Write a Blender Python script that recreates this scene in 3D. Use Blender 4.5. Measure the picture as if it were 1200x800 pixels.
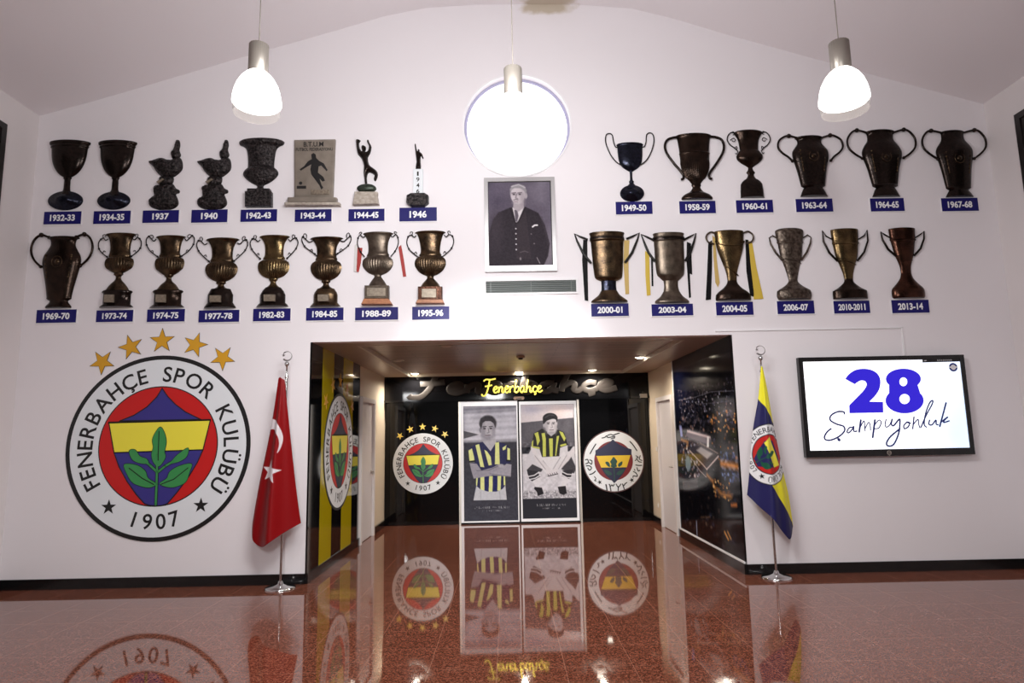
import bpy, math, random
import numpy as np
from mathutils import Vector, Matrix
from mathutils.geometry import tessellate_polygon, delaunay_2d_cdt
random.seed(4); np.random.seed(4)
S = bpy.context.scene
for o in list(bpy.data.objects): bpy.data.objects.remove(o)
COL = S.collection
PI = math.pi

# ------------------------------------------------------------------ camera
F, PITCH, YAW, ROLL = 771.8, 0.1420, -0.0094, 0.0193
CAM = np.array([-0.0232, -7.3226, 1.5206])
def rot(p, y, r):
    cy, sy, cp, sp, cr, sr = math.cos(y), math.sin(y), math.cos(p), math.sin(p), math.cos(r), math.sin(r)
    return (np.array([[cy, -sy, 0], [sy, cy, 0], [0, 0, 1]]) @ np.array([[1, 0, 0], [0, cp, -sp], [0, sp, cp]])
            @ np.array([[cr, 0, sr], [0, 1, 0], [-sr, 0, cr]]))
RC = rot(PITCH, YAW, ROLL)
cam = bpy.data.cameras.new('camera'); camo = bpy.data.objects.new('camera', cam); COL.objects.link(camo)
cam.sensor_fit = 'HORIZONTAL'; cam.sensor_width = 36; cam.lens = 36 * F / 1200; cam.clip_start = 0.05; cam.clip_end = 100
mw = Matrix.Identity(4)
for i in range(3):
    mw[i][0], mw[i][1], mw[i][2], mw[i][3] = RC[i, 0], RC[i, 2], -RC[i, 1], CAM[i]
camo.matrix_world = mw
S.camera = camo

# ------------------------------------------------------------------ world, lights, exposure
S.view_settings.view_transform = 'Standard'; S.view_settings.look = 'None'
S.view_settings.gamma = 1; S.view_settings.use_curve_mapping = False
S.view_settings.exposure = 0.13
W = bpy.data.worlds.new('World'); S.world = W; W.use_nodes = True
W.node_tree.nodes['Background'].inputs[0].default_value = (1.0, 0.98, 0.98, 1)
W.node_tree.nodes['Background'].inputs[1].default_value = 0.08
def light(name, typ, loc, energy, color=(1, 1, 1), size=1.0, sy=None, target=None, spot=None):
    l = bpy.data.lights.new(name, typ); l.energy = energy; l.color = color
    o = bpy.data.objects.new(name, l); COL.objects.link(o); o.location = loc
    if typ == 'AREA':
        l.size = size
        if sy: l.shape = 'RECTANGLE'; l.size_y = sy
    else: l.shadow_soft_size = size
    if spot: l.spot_size = spot; l.spot_blend = 0.6
    if target: o.rotation_euler = (Vector(target) - Vector(loc)).to_track_quat('-Z', 'Y').to_euler()
    return o
light('hall_light', 'AREA', (-0.15, -3.7, 4.3), 126, (1, 1, 1), 1.8, 0.8, target=(-0.15, 0, 2.2))
light('rear_hall_light', 'AREA', (-0.5, -9.6, 3.45), 150, (1, 0.99, 0.99), 0.6, 0.9, target=(0, 4, 1.4))
light('passage_fill_spot', 'SPOT', (-0.55, -9.6, 3.5), 3600, (1, 0.99, 0.98), 0.16, target=(0.15, 4.5, 1.2), spot=0.30)  # unseen fill spot, added to brighten the doors at the passage end

# ------------------------------------------------------------------ pixel -> place
def ray(px, py):
    return RC @ np.array([(px - 600) / F, 1.0, -(py - 400) / F])
def at(px, py, Y=0.0):
    d = ray(px, py); t = (Y - CAM[1]) / d[1]; return CAM + d * t
def atx(px, py, X):
    d = ray(px, py); t = (X - CAM[0]) / d[0]; return CAM + d * t
def atz(px, py, Z):
    d = ray(px, py); t = (Z - CAM[2]) / d[2]; return CAM + d * t
def zat(x, Y, py):                      # height of the point (x, Y, ?) seen on image row py, and metres per pixel there
    a = RC.T @ (np.array([x, Y, 0]) - CAM); b = RC.T @ np.array([0, 0, 1.0]); k = (400 - py) / F
    z = (a[2] - k * a[1]) / (k * b[1] - b[2]); return z, (a[1] + z * b[1]) / F

# ------------------------------------------------------------------ materials
def srgb(c):
    c = np.asarray(c, float) / 255.0
    return np.where(c <= 0.04045, c / 12.92, ((c + 0.055) / 1.055) ** 2.4)
def s4(c): return tuple(srgb(c)) + (1.0,)
def nd(nt, t, **kw):
    n = nt.nodes.new(t)
    for k, v in kw.items(): setattr(n, k, v)
    return n
def mat(name, c, rough=0.5, metal=0.0, noise=None, bump=None, spec=None, coat=0.0, emit=None, strength=1.0, sheen=0, alpha=None):
    """c in 0-255 sRGB; noise=(scale, colour2, contrast); bump=(scale, strength)"""
    m = bpy.data.materials.new(name); m.use_nodes = True; nt = m.node_tree; b = nt.nodes['Principled BSDF']
    b.inputs['Base Color'].default_value = s4(c); b.inputs['Roughness'].default_value = rough; b.inputs['Metallic'].default_value = metal
    if spec is not None: b.inputs['Specular IOR Level'].default_value = spec
    if coat: b.inputs['Coat Weight'].default_value = coat; b.inputs['Coat Roughness'].default_value = 0.05
    if sheen: b.inputs['Sheen Weight'].default_value = sheen
    if emit is not None:
        b.inputs['Emission Color'].default_value = s4(emit); b.inputs['Emission Strength'].default_value = strength
    if alpha is not None: b.inputs['Alpha'].default_value = alpha
    if noise or bump:
        tc = nd(nt, 'ShaderNodeTexCoord')
    if noise:
        n = nd(nt, 'ShaderNodeTexNoise'); n.inputs['Scale'].default_value = noise[0]; n.inputs['Detail'].default_value = 5
        nt.links.new(tc.outputs['Object'], n.inputs['Vector'])
        r = nd(nt, 'ShaderNodeValToRGB'); w = noise[2]
        r.color_ramp.elements[0].position = 0.5 - w; r.color_ramp.elements[1].position = 0.5 + w
        r.color_ramp.elements[0].color = s4(c); r.color_ramp.elements[1].color = s4(noise[1])
        nt.links.new(n.outputs['Fac'], r.inputs[0]); nt.links.new(r.outputs[0], b.inputs['Base Color'])
    if bump:
        n2 = nd(nt, 'ShaderNodeTexNoise'); n2.inputs['Scale'].default_value = bump[0]; n2.inputs['Detail'].default_value = 3
        nt.links.new(tc.outputs['Object'], n2.inputs['Vector'])
        bp = nd(nt, 'ShaderNodeBump'); bp.inputs['Strength'].default_value = bump[1]; bp.inputs['Distance'].default_value = 0.02
        nt.links.new(n2.outputs['Fac'], bp.inputs['Height']); nt.links.new(bp.outputs[0], b.inputs['Normal'])
    return m
def print_mat(name, rough=0.4, emit=0.0, spec=0.4, coat=0.0):       # colours come from the mesh's own colour attribute
    m = bpy.data.materials.new(name); m.use_nodes = True; nt = m.node_tree; b = nt.nodes['Principled BSDF']
    a = nd(nt, 'ShaderNodeVertexColor', layer_name='print')
    nt.links.new(a.outputs[0], b.inputs['Base Color']); b.inputs['Roughness'].default_value = rough
    b.inputs['Specular IOR Level'].default_value = spec
    if coat: b.inputs['Coat Weight'].default_value = coat; b.inputs['Coat Roughness'].default_value = 0.04
    if emit:
        nt.links.new(a.outputs[0], b.inputs['Emission Color']); b.inputs['Emission Strength'].default_value = emit
    return m
M = {}
M['wall'] = mat('wall_paint', (236, 231, 234), 0.75, noise=(0.7, (232, 227, 230), 0.3), bump=(60, 0.03))
M['side_wall'] = mat('side_wall_paint', (226, 220, 220), 0.8, bump=(60, 0.03))
M['black_stone'] = mat('black_granite', (14, 14, 15), 0.12, noise=(60, (26, 26, 27), 0.2))
M['beige'] = mat('beige_wall_paint', (214, 198, 176), 0.55, bump=(60, 0.03))
M['door'] = mat('door_lacquer', (212, 206, 208), 0.45)
M['door_frame'] = mat('door_frame_lacquer', (222, 216, 214), 0.45)
M['black_glass'] = mat('black_back_painted_glass', (7, 7, 9), 0.04, spec=0.5)
M['black_panel'] = mat('black_header_panel', (10, 10, 12), 0.06, spec=0.3)
M['ghost'] = mat('dark_raised_lettering', (40, 35, 33), 0.5)
M['chrome'] = mat('chrome', (205, 205, 205), 0.12, 1.0)
M['alu'] = mat('brushed_aluminium', (168, 161, 152), 0.4, 0.7, bump=(200, 0.05))
M['door_alu'] = mat('white_door_frame', (228, 228, 232), 0.3)
M['silver_frame'] = mat('silver_picture_frame', (178, 175, 176), 0.3, 0.3)
M['black'] = mat('black_print', (12, 11, 12), 0.45)
M['white'] = mat('white_print', (226, 230, 234), 0.5)
M['white_board'] = mat('white_board_edge', (236, 234, 236), 0.6)
M['white_letter'] = mat('white_lettering', (240, 240, 242), 0.5)
M['plate'] = mat('navy_blue_plate', (24, 20, 98), 0.45, spec=0.25)
M['red'] = mat('emblem_red', (196, 14, 12), 0.45)
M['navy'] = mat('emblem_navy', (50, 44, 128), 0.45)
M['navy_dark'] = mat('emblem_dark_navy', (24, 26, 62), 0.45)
M['yellow'] = mat('emblem_yellow', (236, 224, 64), 0.45)
M['yellow_deep'] = mat('emblem_deep_yellow', (226, 190, 40), 0.45)
M['green'] = mat('emblem_green', (52, 140, 74), 0.45)
M['green_dark'] = mat('emblem_dark_green', (22, 70, 60), 0.45)
M['gold'] = mat('gold_star', (212, 156, 32), 0.4)
M['gold_pale'] = mat('pale_gold_star', (236, 206, 92), 0.4)
M['stripe_yellow'] = mat('gloss_yellow', (176, 158, 14), 0.07)
M['gloss_black'] = mat('gloss_black', (9, 9, 11), 0.05)
def bronze(name, a, b, rough, metal, sc=30, con=0.2, bs=0.10, bsc=45):
    return mat(name, a, rough, metal, noise=(sc, b, con), bump=(bsc, bs))
M['tro_dark'] = bronze('dark_patinated_bronze', (25, 19, 17), (46, 36, 31), 0.2, 0.8)
M['tro_black'] = bronze('blackened_bronze', (16, 14, 15), (66, 60, 60), 0.34, 0.75, 38, 0.12, 0.7, 50)
M['tro_ink'] = mat('near_black_metal', (15, 12, 11), 0.35, 0.4)
M['tro_blue'] = bronze('blue_black_silver', (16, 17, 24), (40, 42, 58), 0.24, 0.8, 40)
M['tro_bronze'] = bronze('bronze', (44, 34, 26), (92, 74, 54), 0.26, 0.9, 12)
M['tro_brown'] = bronze('brown_bronze', (28, 20, 16), (54, 40, 32), 0.24, 0.85, 12)
M['tro_gold'] = bronze('gilt_bronze', (62, 50, 34), (112, 92, 62), 0.24, 0.9, 10)
M['tro_grey'] = bronze('grey_bronze', (70, 60, 52), (104, 92, 80), 0.32, 0.8, 14)
M['tro_worn'] = bronze('worn_silvered_bronze', (54, 44, 38), (108, 96, 86), 0.32, 0.8, 26, 0.16, 0.3)
M['tro_copper'] = bronze('coppery_bronze', (44, 26, 20), (78, 50, 38), 0.22, 0.9, 12)
M['stone'] = mat('grey_marble', (150, 138, 126), 0.5, noise=(25, (188, 178, 166), 0.2))
M['wood'] = mat('orange_wood', (150, 92, 56), 0.45, noise=(30, (176, 116, 74), 0.2))
M['plaque'] = mat('sepia_plaque', (142, 132, 120), 0.45, noise=(9, (110, 100, 90), 0.35))
M['tag'] = mat('dull_silver_tag', (120, 108, 94), 0.4, 0.4, noise=(40, (150, 138, 122), 0.2))
M['figure_green'] = bronze('green_bronze_mound', (40, 48, 42), (70, 78, 66), 0.4, 0.6)
M['rib_black'] = mat('black_ribbon', (12, 11, 13), 0.6, spec=0.15)
M['rib_yellow'] = mat('yellow_ribbon', (206, 176, 62), 0.6)
M['rib_gold'] = mat('gold_ribbon', (196, 166, 96), 0.6)
M['rib_red'] = mat('red_ribbon', (160, 42, 36), 0.6)
M['rib_white'] = mat('white_ribbon', (210, 206, 204), 0.6)
M['plastic_black'] = mat('black_tv_plastic', (14, 14, 16), 0.25)
M['lavender'] = mat('lavender_grey_window_frame', (168, 166, 194), 0.5)
M['grille'] = mat('grey_louvre', (112, 118, 116), 0.45)
M['grille_dark'] = mat('grille_shadow_gap', (62, 68, 66), 0.6)
M['cream_plastic'] = mat('cream_plastic', (206, 198, 186), 0.5)
M['tan_plastic'] = mat('tan_plastic', (190, 160, 132), 0.5)
M['neon'] = mat('yellow_neon', (240, 220, 60), 0.5, emit=(255, 238, 110), strength=1.05)
M['lamp_glow'] = mat('lit_opal_glass', (255, 255, 255), 0.4, emit=(255, 253, 250), strength=3.0)
M['lamp_skirt'] = mat('frosted_grey_glass', (150, 142, 134), 0.35, alpha=0.38)
M['down_glow'] = mat('downlight_glow', (255, 244, 220), 0.4, emit=(255, 240, 214), strength=14)
M['pane'] = mat('daylit_window_pane', (255, 255, 255), 0.3, emit=(250, 251, 255), strength=1.25)
M['screen_blue'] = mat('screen_blue', (0, 0, 0), 0.3, emit=(54, 40, 205), strength=1.0, spec=0.1)
M['screen_ink'] = mat('screen_ink', (0, 0, 0), 0.3, emit=(40, 44, 92), strength=1.0, spec=0.1)
M['screen_black'] = mat('screen_black', (8, 8, 10), 0.3)
M['photo'] = print_mat('photographic_print', 0.6, spec=0.12)
M['photo_gloss'] = print_mat('glossy_photographic_panel', 0.10, spec=0.10)
M['screen'] = print_mat('lit_screen', 0.25, emit=1.0, spec=0.2)
M['cloth'] = print_mat('satin_flag_cloth', 0.5, spec=0.2)
M['dark_frame'] = mat('dark_wood_frame', (26, 20, 19), 0.4)
M['dark_face'] = mat('dark_board_face', (40, 34, 32), 0.5)

def granite():
    m = bpy.data.materials.new('polished_red_granite_tiles'); m.use_nodes = True; nt = m.node_tree; b = nt.nodes['Principled BSDF']
    g = nd(nt, 'ShaderNodeNewGeometry')
    v = nd(nt, 'ShaderNodeTexVoronoi'); v.inputs['Scale'].default_value = 110
    n = nd(nt, 'ShaderNodeTexNoise'); n.inputs['Scale'].default_value = 150; n.inputs['Detail'].default_value = 4
    for q in (v, n): nt.links.new(g.outputs['Position'], q.inputs['Vector'])
    r = nd(nt, 'ShaderNodeValToRGB'); e = r.color_ramp.elements
    e[0].position = 0.25; e[0].color = s4((66, 34, 24)); e[1].position = 0.78; e[1].color = s4((158, 106, 86))
    k = e.new(0.5); k.color = s4((108, 58, 42))
    mx = nd(nt, 'ShaderNodeMath', operation='ADD'); sc = nd(nt, 'ShaderNodeMath', operation='MULTIPLY'); sc.inputs[1].default_value = 0.35
    sep = nd(nt, 'ShaderNodeSeparateColor'); nt.links.new(v.outputs['Color'], sep.inputs[0])
    nt.links.new(sep.outputs[0], sc.inputs[0]); nt.links.new(sc.outputs[0], mx.inputs[0])
    s2 = nd(nt, 'ShaderNodeMath', operation='MULTIPLY'); s2.inputs[1].default_value = 0.65; nt.links.new(n.outputs['Fac'], s2.inputs[0])
    nt.links.new(s2.outputs[0], mx.inputs[1]); nt.links.new(mx.outputs[0], r.inputs[0])
    br = nd(nt, 'ShaderNodeTexBrick'); br.offset = 0.0; br.inputs['Scale'].default_value = 1.0
    br.inputs['Brick Width'].default_value = 0.45; br.inputs['Row Height'].default_value = 0.45
    br.inputs['Mortar Size'].default_value = 0.0016; br.inputs['Mortar Smooth'].default_value = 0.0
    mp = nd(nt, 'ShaderNodeMapping'); mp.inputs['Location'].default_value = (0.12 + 9, 2.26 + 9, 0)
    nt.links.new(g.outputs['Position'], mp.inputs['Vector']); nt.links.new(mp.outputs[0], br.inputs['Vector'])
    mix = nd(nt, 'ShaderNodeMix', data_type='RGBA'); nt.links.new(br.outputs['Fac'], mix.inputs[0])
    nt.links.new(r.outputs[0], mix.inputs[6]); mix.inputs[7].default_value = s4((160, 116, 98))
    nt.links.new(mix.outputs[2], b.inputs['Base Color'])
    b.inputs['Roughness'].default_value = 0.035; b.inputs['IOR'].default_value = 1.45
    return m
M['granite'] = granite()
def stain(m):                                      # old water stain where wall and ceiling meet
    nt = m.node_tree; b = nt.nodes['Principled BSDF']; inp = b.inputs['Base Color']
    g = nd(nt, 'ShaderNodeNewGeometry'); p = at(640, 8); n = nd(nt, 'ShaderNodeTexNoise'); n.inputs['Scale'].default_value = 5.0; n.inputs['Detail'].default_value = 4
    nt.links.new(g.outputs['Position'], n.inputs['Vector'])
    vm = nd(nt, 'ShaderNodeVectorMath', operation='SUBTRACT'); vm.inputs[1].default_value = (p[0], -0.05, p[2]); nt.links.new(g.outputs['Position'], vm.inputs[0])
    vs_ = nd(nt, 'ShaderNodeVectorMath', operation='MULTIPLY'); vs_.inputs[1].default_value = (1.0, 2.6, 3.6); nt.links.new(vm.outputs[0], vs_.inputs[0])
    d = nd(nt, 'ShaderNodeVectorMath', operation='LENGTH'); nt.links.new(vs_.outputs[0], d.inputs[0])
    a = nd(nt, 'ShaderNodeMath', operation='MULTIPLY_ADD'); a.inputs[1].default_value = 0.5; nt.links.new(n.outputs['Fac'], a.inputs[0]); nt.links.new(d.outputs['Value'], a.inputs[2])
    r = nd(nt, 'ShaderNodeMapRange'); r.inputs['From Min'].default_value = 0.52; r.inputs['From Max'].default_value = 0.66; r.inputs['To Min'].default_value = 0.75; r.inputs['To Max'].default_value = 0.0
    nt.links.new(a.outputs[0], r.inputs['Value'])
    mx = nd(nt, 'ShaderNodeMix', data_type='RGBA'); nt.links.new(r.outputs[0], mx.inputs[0]); mx.inputs[7].default_value = s4((182, 166, 138))
    if inp.is_linked: nt.links.new(inp.links[0].from_socket, mx.inputs[6])
    else: mx.inputs[6].default_value = inp.default_value
    nt.links.new(mx.outputs[2], inp); return m
stain(M['wall'])
def ceiling_mat(): return stain(mat('ceiling_paint', (240, 235, 238), 0.85))
M['ceiling'] = ceiling_mat()
def plank_mat():
    m = mat('brown_ceiling_planks', (86, 70, 62), 0.34, spec=0.35); nt = m.node_tree; b = nt.nodes['Principled BSDF']
    g = nd(nt, 'ShaderNodeNewGeometry'); br = nd(nt, 'ShaderNodeTexBrick'); br.inputs['Scale'].default_value = 1
    br.inputs['Brick Width'].default_value = 1.3; br.inputs['Row Height'].default_value = 0.14; br.inputs['Mortar Size'].default_value = 0.004
    br.inputs['Color1'].default_value = s4((188, 160, 146)); br.inputs['Color2'].default_value = s4((160, 136, 124)); br.inputs['Mortar'].default_value = s4((80, 64, 58))
    nt.links.new(g.outputs['Position'], br.inputs['Vector'])
    mp = nd(nt, 'ShaderNodeMapping'); mp.inputs['Scale'].default_value = (2, 40, 1); nt.links.new(g.outputs['Position'], mp.inputs['Vector'])
    n = nd(nt, 'ShaderNodeTexNoise'); n.inputs['Scale'].default_value = 2; nt.links.new(mp.outputs[0], n.inputs['Vector'])
    mx = nd(nt, 'ShaderNodeMix', data_type='RGBA', blend_type='MULTIPLY'); mx.inputs[0].default_value = 0.5
    nt.links.new(br.outputs['Color'], mx.inputs[6]); nt.links.new(n.outputs['Fac'], mx.inputs[7]); nt.links.new(mx.outputs[2], b.inputs['Base Color'])
    return m
M['planks'] = plank_mat()
M['soffit'] = mat('brown_soffit', (168, 146, 130), 0.35)

# ------------------------------------------------------------------ mesh collector
class MB:
    def __init__(s): s.v = []; s.f = []; s.sm = []
    def add(s, vs, fs, smooth=False):
        o = len(s.v); s.v += [tuple(map(float, p)) for p in vs]; s.f += [tuple(o + i for i in q) for q in fs]; s.sm += [smooth] * len(fs); return s
    def flat(s, loops, z=0.0):                      # one outline (+ holes), facing +z
        if not isinstance(loops[0][0], (tuple, list, np.ndarray)): loops = [loops]
        vv = [[Vector((p[0], p[1], 0)) for p in l] for l in loops]; fl = [p for l in vv for p in l]
        tr = []
        for t in tessellate_polygon(vv):
            a, b, c = (fl[i] for i in t)
            tr.append(t if (b - a).cross(c - a).z > 0 else (t[0], t[2], t[1]))
        return s.add([(p.x, p.y, z) for p in fl], tr)
    def prism(s, loops, z0, z1):                    # extruded outline with holes
        if not isinstance(loops[0][0], (tuple, list, np.ndarray)): loops = [loops]
        s.flat(loops, z1); n = len(s.f); m = MB().flat(loops, z0); s.add(m.v, [f[::-1] for f in m.f])
        for l in loops:
            k = len(l); vs = [(p[0], p[1], z0) for p in l] + [(p[0], p[1], z1) for p in l]
            ar = sum(l[i][0] * l[(i + 1) % k][1] - l[(i + 1) % k][0] * l[i][1] for i in range(k))
            fs = [(i, (i + 1) % k, k + (i + 1) % k, k + i) for i in range(k)]
            if (ar < 0) == (l is loops[0]): fs = [f[::-1] for f in fs]
            s.add(vs, fs)
        return s
    def box(s, a, b, bev=0.0):
        x0, y0, z0 = (min(a[i], b[i]) for i in range(3)); x1, y1, z1 = (max(a[i], b[i]) for i in range(3))
        return s.add([(x0, y0, z0), (x1, y0, z0), (x1, y1, z0), (x0, y1, z0), (x0, y0, z1), (x1, y0, z1), (x1, y1, z1), (x0, y1, z1)],
                     [(0, 3, 2, 1), (4, 5, 6, 7), (0, 1, 5, 4), (1, 2, 6, 5), (2, 3, 7, 6), (3, 0, 4, 7)])
    def lathe(s, prof, n=32, a0=0.0, a1=2 * PI, sx=1.0, sz=1.0, c=(0, 0, 0), axis='y', flute=None, caps=True):
        """prof [(r, h)] turned about the axis; half turn when a1-a0 < 2pi; flute (h0, h1, count, amount, twist)"""
        full = abs(a1 - a0 - 2 * PI) < 1e-6; m = n if full else n + 1; vs = []
        for r, h in prof:
            for i in range(m):
                t = a0 + (a1 - a0) * i / n; q = r
                if flute and flute[0] <= h <= flute[1]: q = r * (1 + flute[3] * math.cos(flute[2] * t + flute[4] * (h - flute[0])))
                x, z = q * math.cos(t) * sx, q * math.sin(t) * sz
                vs.append((c[0] + x, c[1] + h, c[2] + z) if axis == 'y' else (c[0] + x, c[1] - z, c[2] + h))
        fs = []
        for j in range(len(prof) - 1):
            for i in range(n if full else n):
                k = (i + 1) % m if full else i + 1
                fs.append((j * m + i, (j + 1) * m + i, (j + 1) * m + k, j * m + k) if axis == 'y' else (j * m + i, j * m + k, (j + 1) * m + k, (j + 1) * m + i))
        s.add(vs, fs, True)
        for j, fl in ((0, False), (len(prof) - 1, True)):
            if caps and prof[j][0] > 1e-5:
                q = tuple(range(m)) if (fl ^ (axis == 'y')) else tuple(range(m))[::-1]
                s.add(vs[j * m:(j + 1) * m], [q])
        return s
    def tube(s, pts, r, n=8, fz=1.0, closed=False):
        P = [Vector(p) for p in pts]; k = len(P); R = r if isinstance(r, (list, tuple)) else [r] * k
        up = None; rings = []
        for i in range(k):
            d = (P[(i + 1) % k] - P[i - 1]) if closed else (P[min(i + 1, k - 1)] - P[max(i - 1, 0)])
            d.normalize()
            if up is None: up = Vector((0, 0, 1)) if abs(d.z) < 0.9 else Vector((1, 0, 0))
            a = up - d * up.dot(d); a.normalize(); b = d.cross(a); up = a
            rings.append([P[i] + (a * math.sin(2 * PI * j / n) * fz + b * math.cos(2 * PI * j / n)) * R[i] for j in range(n)])
        vs = [p for q in rings for p in q]; fs = []
        for i in range(k if closed else k - 1):
            i2 = (i + 1) % k
            for j in range(n): fs.append((i * n + j, i * n + (j + 1) % n, i2 * n + (j + 1) % n, i2 * n + j))
        s.add(vs, fs, True)
        if not closed: s.add(rings[0], [tuple(range(n))[::-1]]); s.add(rings[-1], [tuple(range(n))])
        return s
    def stroke(s, pts, w, z=0.0, ws=None):          # flat pen stroke
        k = len(pts)
        for i in range(k - 1):
            (x0, y0), (x1, y1) = pts[i], pts[i + 1]; d = math.hypot(x1 - x0, y1 - y0) or 1e-9
            nx, ny = -(y1 - y0) / d, (x1 - x0) / d; a = (ws[i] if ws else w) / 2; b = (ws[i + 1] if ws else w) / 2
            s.add([(x0 - nx * a, y0 - ny * a, z), (x1 - nx * b, y1 - ny * b, z), (x1 + nx * b, y1 + ny * b, z), (x0 + nx * a, y0 + ny * a, z)], [(0, 1, 2, 3)])
        for i in range(k):
            a = (ws[i] if ws else w) / 2
            s.add([(pts[i][0] + a * math.cos(t * PI / 4), pts[i][1] + a * math.sin(t * PI / 4), z) for t in range(8)], [tuple(range(8))])
        return s
    def map(s, fn): s.v = [tuple(fn(p)) for p in s.v]; return s
    def build(s, name, m, parent=None, weld=False):
        me = bpy.data.meshes.new(name); me.from_pydata(s.v, [], s.f)
        me.materials.append(M[m] if isinstance(m, str) else m)
        me.polygons.foreach_set('use_smooth', s.sm); me.update()
        o = bpy.data.objects.new(name, me); COL.objects.link(o)
        if parent: o.parent = parent
        return o
def empty(name, mtx):
    o = bpy.data.objects.new(name, None); COL.objects.link(o); o.empty_display_size = 0.05
    o.matrix_world = mtx if isinstance(mtx, Matrix) else Matrix.Translation(mtx); return o
def tag(o, label=None, cat=None, group=None, kind=None):
    for k, v in (('label', label), ('category', cat), ('group', group), ('kind', kind)):
        if v: o[k] = v
    return o
def struct(o, label, cat): return tag(o, label, cat, None, 'structure')
def frame(o, right, up, nrm):
    m = Matrix.Identity(4)
    for i in range(3): m[i][0], m[i][1], m[i][2], m[i][3] = right[i], up[i], nrm[i], o[i]
    return m
def wallframe(x, z, y=-0.0015): return frame((x, y, z), (1, 0, 0), (0, 0, 1), (0, -1, 0))
def circ(cx, cy, r, n=64, ry=None, a0=0.0): return [(cx + r * math.cos(a0 + 2 * PI * i / n), cy + (ry or r) * math.sin(a0 + 2 * PI * i / n)) for i in range(n)]
def star(cx, cy, r, a=PI / 2, k=0.39): return [(cx + (r if i % 2 == 0 else r * k) * math.cos(a + PI * i / 5), cy + (r if i % 2 == 0 else r * k) * math.sin(a + PI * i / 5)) for i in range(10)]
def spline(pts, n=8, closed=False):                 # Catmull-Rom through the points
    P = [np.array(p, float) for p in pts]; k = len(P); out = []
    for i in range(k if closed else k - 1):
        if closed: a, b, c, d = P[i - 1], P[i], P[(i + 1) % k], P[(i + 2) % k]
        else: a, b, c, d = P[max(i - 1, 0)], P[i], P[i + 1], P[min(i + 2, k - 1)]
        for j in range(n):
            t = j / n; out.append(tuple(0.5 * ((2 * b) + (c - a) * t + (2 * a - 5 * b + 4 * c - d) * t * t + (3 * b - a - 3 * c + d) * t ** 3)))
    if not closed: out.append(tuple(P[-1]))
    return out
_tx = {}
def text(s, bold=0.0):                              # (verts, faces, x0, x1, y0, y1) of built-in lettering, cap height about 0.73
    k = (s, bold)
    if k not in _tx:
        cu = bpy.data.curves.new('t', 'FONT'); cu.body = s; cu.size = 1; cu.offset = bold; cu.resolution_u = 4
        ob = bpy.data.objects.new('t', cu); COL.objects.link(ob); dg = bpy.context.evaluated_depsgraph_get(); dg.update()
        me = bpy.data.meshes.new_from_object(ob.evaluated_get(dg))
        v = np.array([p.co[:] for p in me.vertices]); f = [tuple(p.vertices) for p in me.polygons]
        bpy.data.objects.remove(ob); bpy.data.curves.remove(cu); bpy.data.meshes.remove(me)
        _tx[k] = (v, f, v[:, 0].min(), v[:, 0].max(), v[:, 1].min(), v[:, 1].max())
    return _tx[k]
def put_text(mb, s, cx, cy, w, h, z=0.0, bold=0.0, ang=0.0):      # fit the word into a w x h box about (cx, cy)
    v, f, x0, x1, y0, y1 = text(s, bold); c, sn = math.cos(ang), math.sin(ang); out = []
    for p in v:
        a = (p[0] - (x0 + x1) / 2) / (x1 - x0) * w; b = (p[1] - (y0 + y1) / 2) / (y1 - y0) * h
        out.append((cx + a * c - b * sn, cy + a * sn + b * c, z))
    return mb.add(out, f)
def pillow(poly, depth, step, z0=0.0, rough=0.0, k=0.5):          # rounded relief rising from an outline
    P = []; n = len(poly)
    for i in range(n):
        a, b = np.array(poly[i], float), np.array(poly[(i + 1) % n], float); m = max(1, int(np.hypot(*(b - a)) / step))
        P += [tuple(a + (b - a) * j / m) for j in range(m)]
    E = [(i, (i + 1) % len(P)) for i in range(len(P))]
    A = np.array(poly); B = np.roll(A, -1, 0)
    xs = np.arange(A[:, 0].min(), A[:, 0].max(), step); ys = np.arange(A[:, 1].min(), A[:, 1].max(), step)
    def dist(q):
        d = B - A; t = np.clip(((q - A) * d).sum(1) / ((d * d).sum(1) + 1e-12), 0, 1); return np.hypot(*(q - A - d * t[:, None]).T).min()
    def inside(q):
        c = (A[:, 1] > q[1]) != (B[:, 1] > q[1]); x = A[:, 0] + (q[1] - A[:, 1]) * (B[:, 0] - A[:, 0]) / (B[:, 1] - A[:, 1] + 1e-15)
        return (c & (q[0] < x)).sum() % 2 == 1
    G = []
    for j, y in enumerate(ys):
        for x in xs:
            q = np.array([x + (j % 2) * step / 2, y])
            if inside(q) and dist(q) > step * 0.6: G.append(tuple(q))
    r = delaunay_2d_cdt([Vector(p) for p in P + G], E, [tuple(range(len(P)))], 1, 1e-7)
    V = [np.array(p[:]) for p in r[0]]; Fc = [tuple(f) for f in r[2]]
    D = np.array([dist(p) for p in V]); mx = max(D.max(), 1e-6)
    zz = z0 + depth * (1 - (1 - np.clip(D / mx, 0, 1)) ** 2) ** k
    if rough: zz = zz + np.where(D > step * .3, np.random.uniform(-rough, rough, len(D)), 0)
    mb = MB(); tri = []
    for f in Fc:
        a, b, c = V[f[0]], V[f[1]], V[f[2]]; cr = (b[0] - a[0]) * (c[1] - a[1]) - (b[1] - a[1]) * (c[0] - a[0])
        tri.append(f if cr > 0 else f[::-1])
    mb.add([(p[0], p[1], z) for p, z in zip(V, zz)], tri, True); mb.add([(p[0], p[1], 0) for p in V], [f[::-1] for f in tri]); return mb
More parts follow.
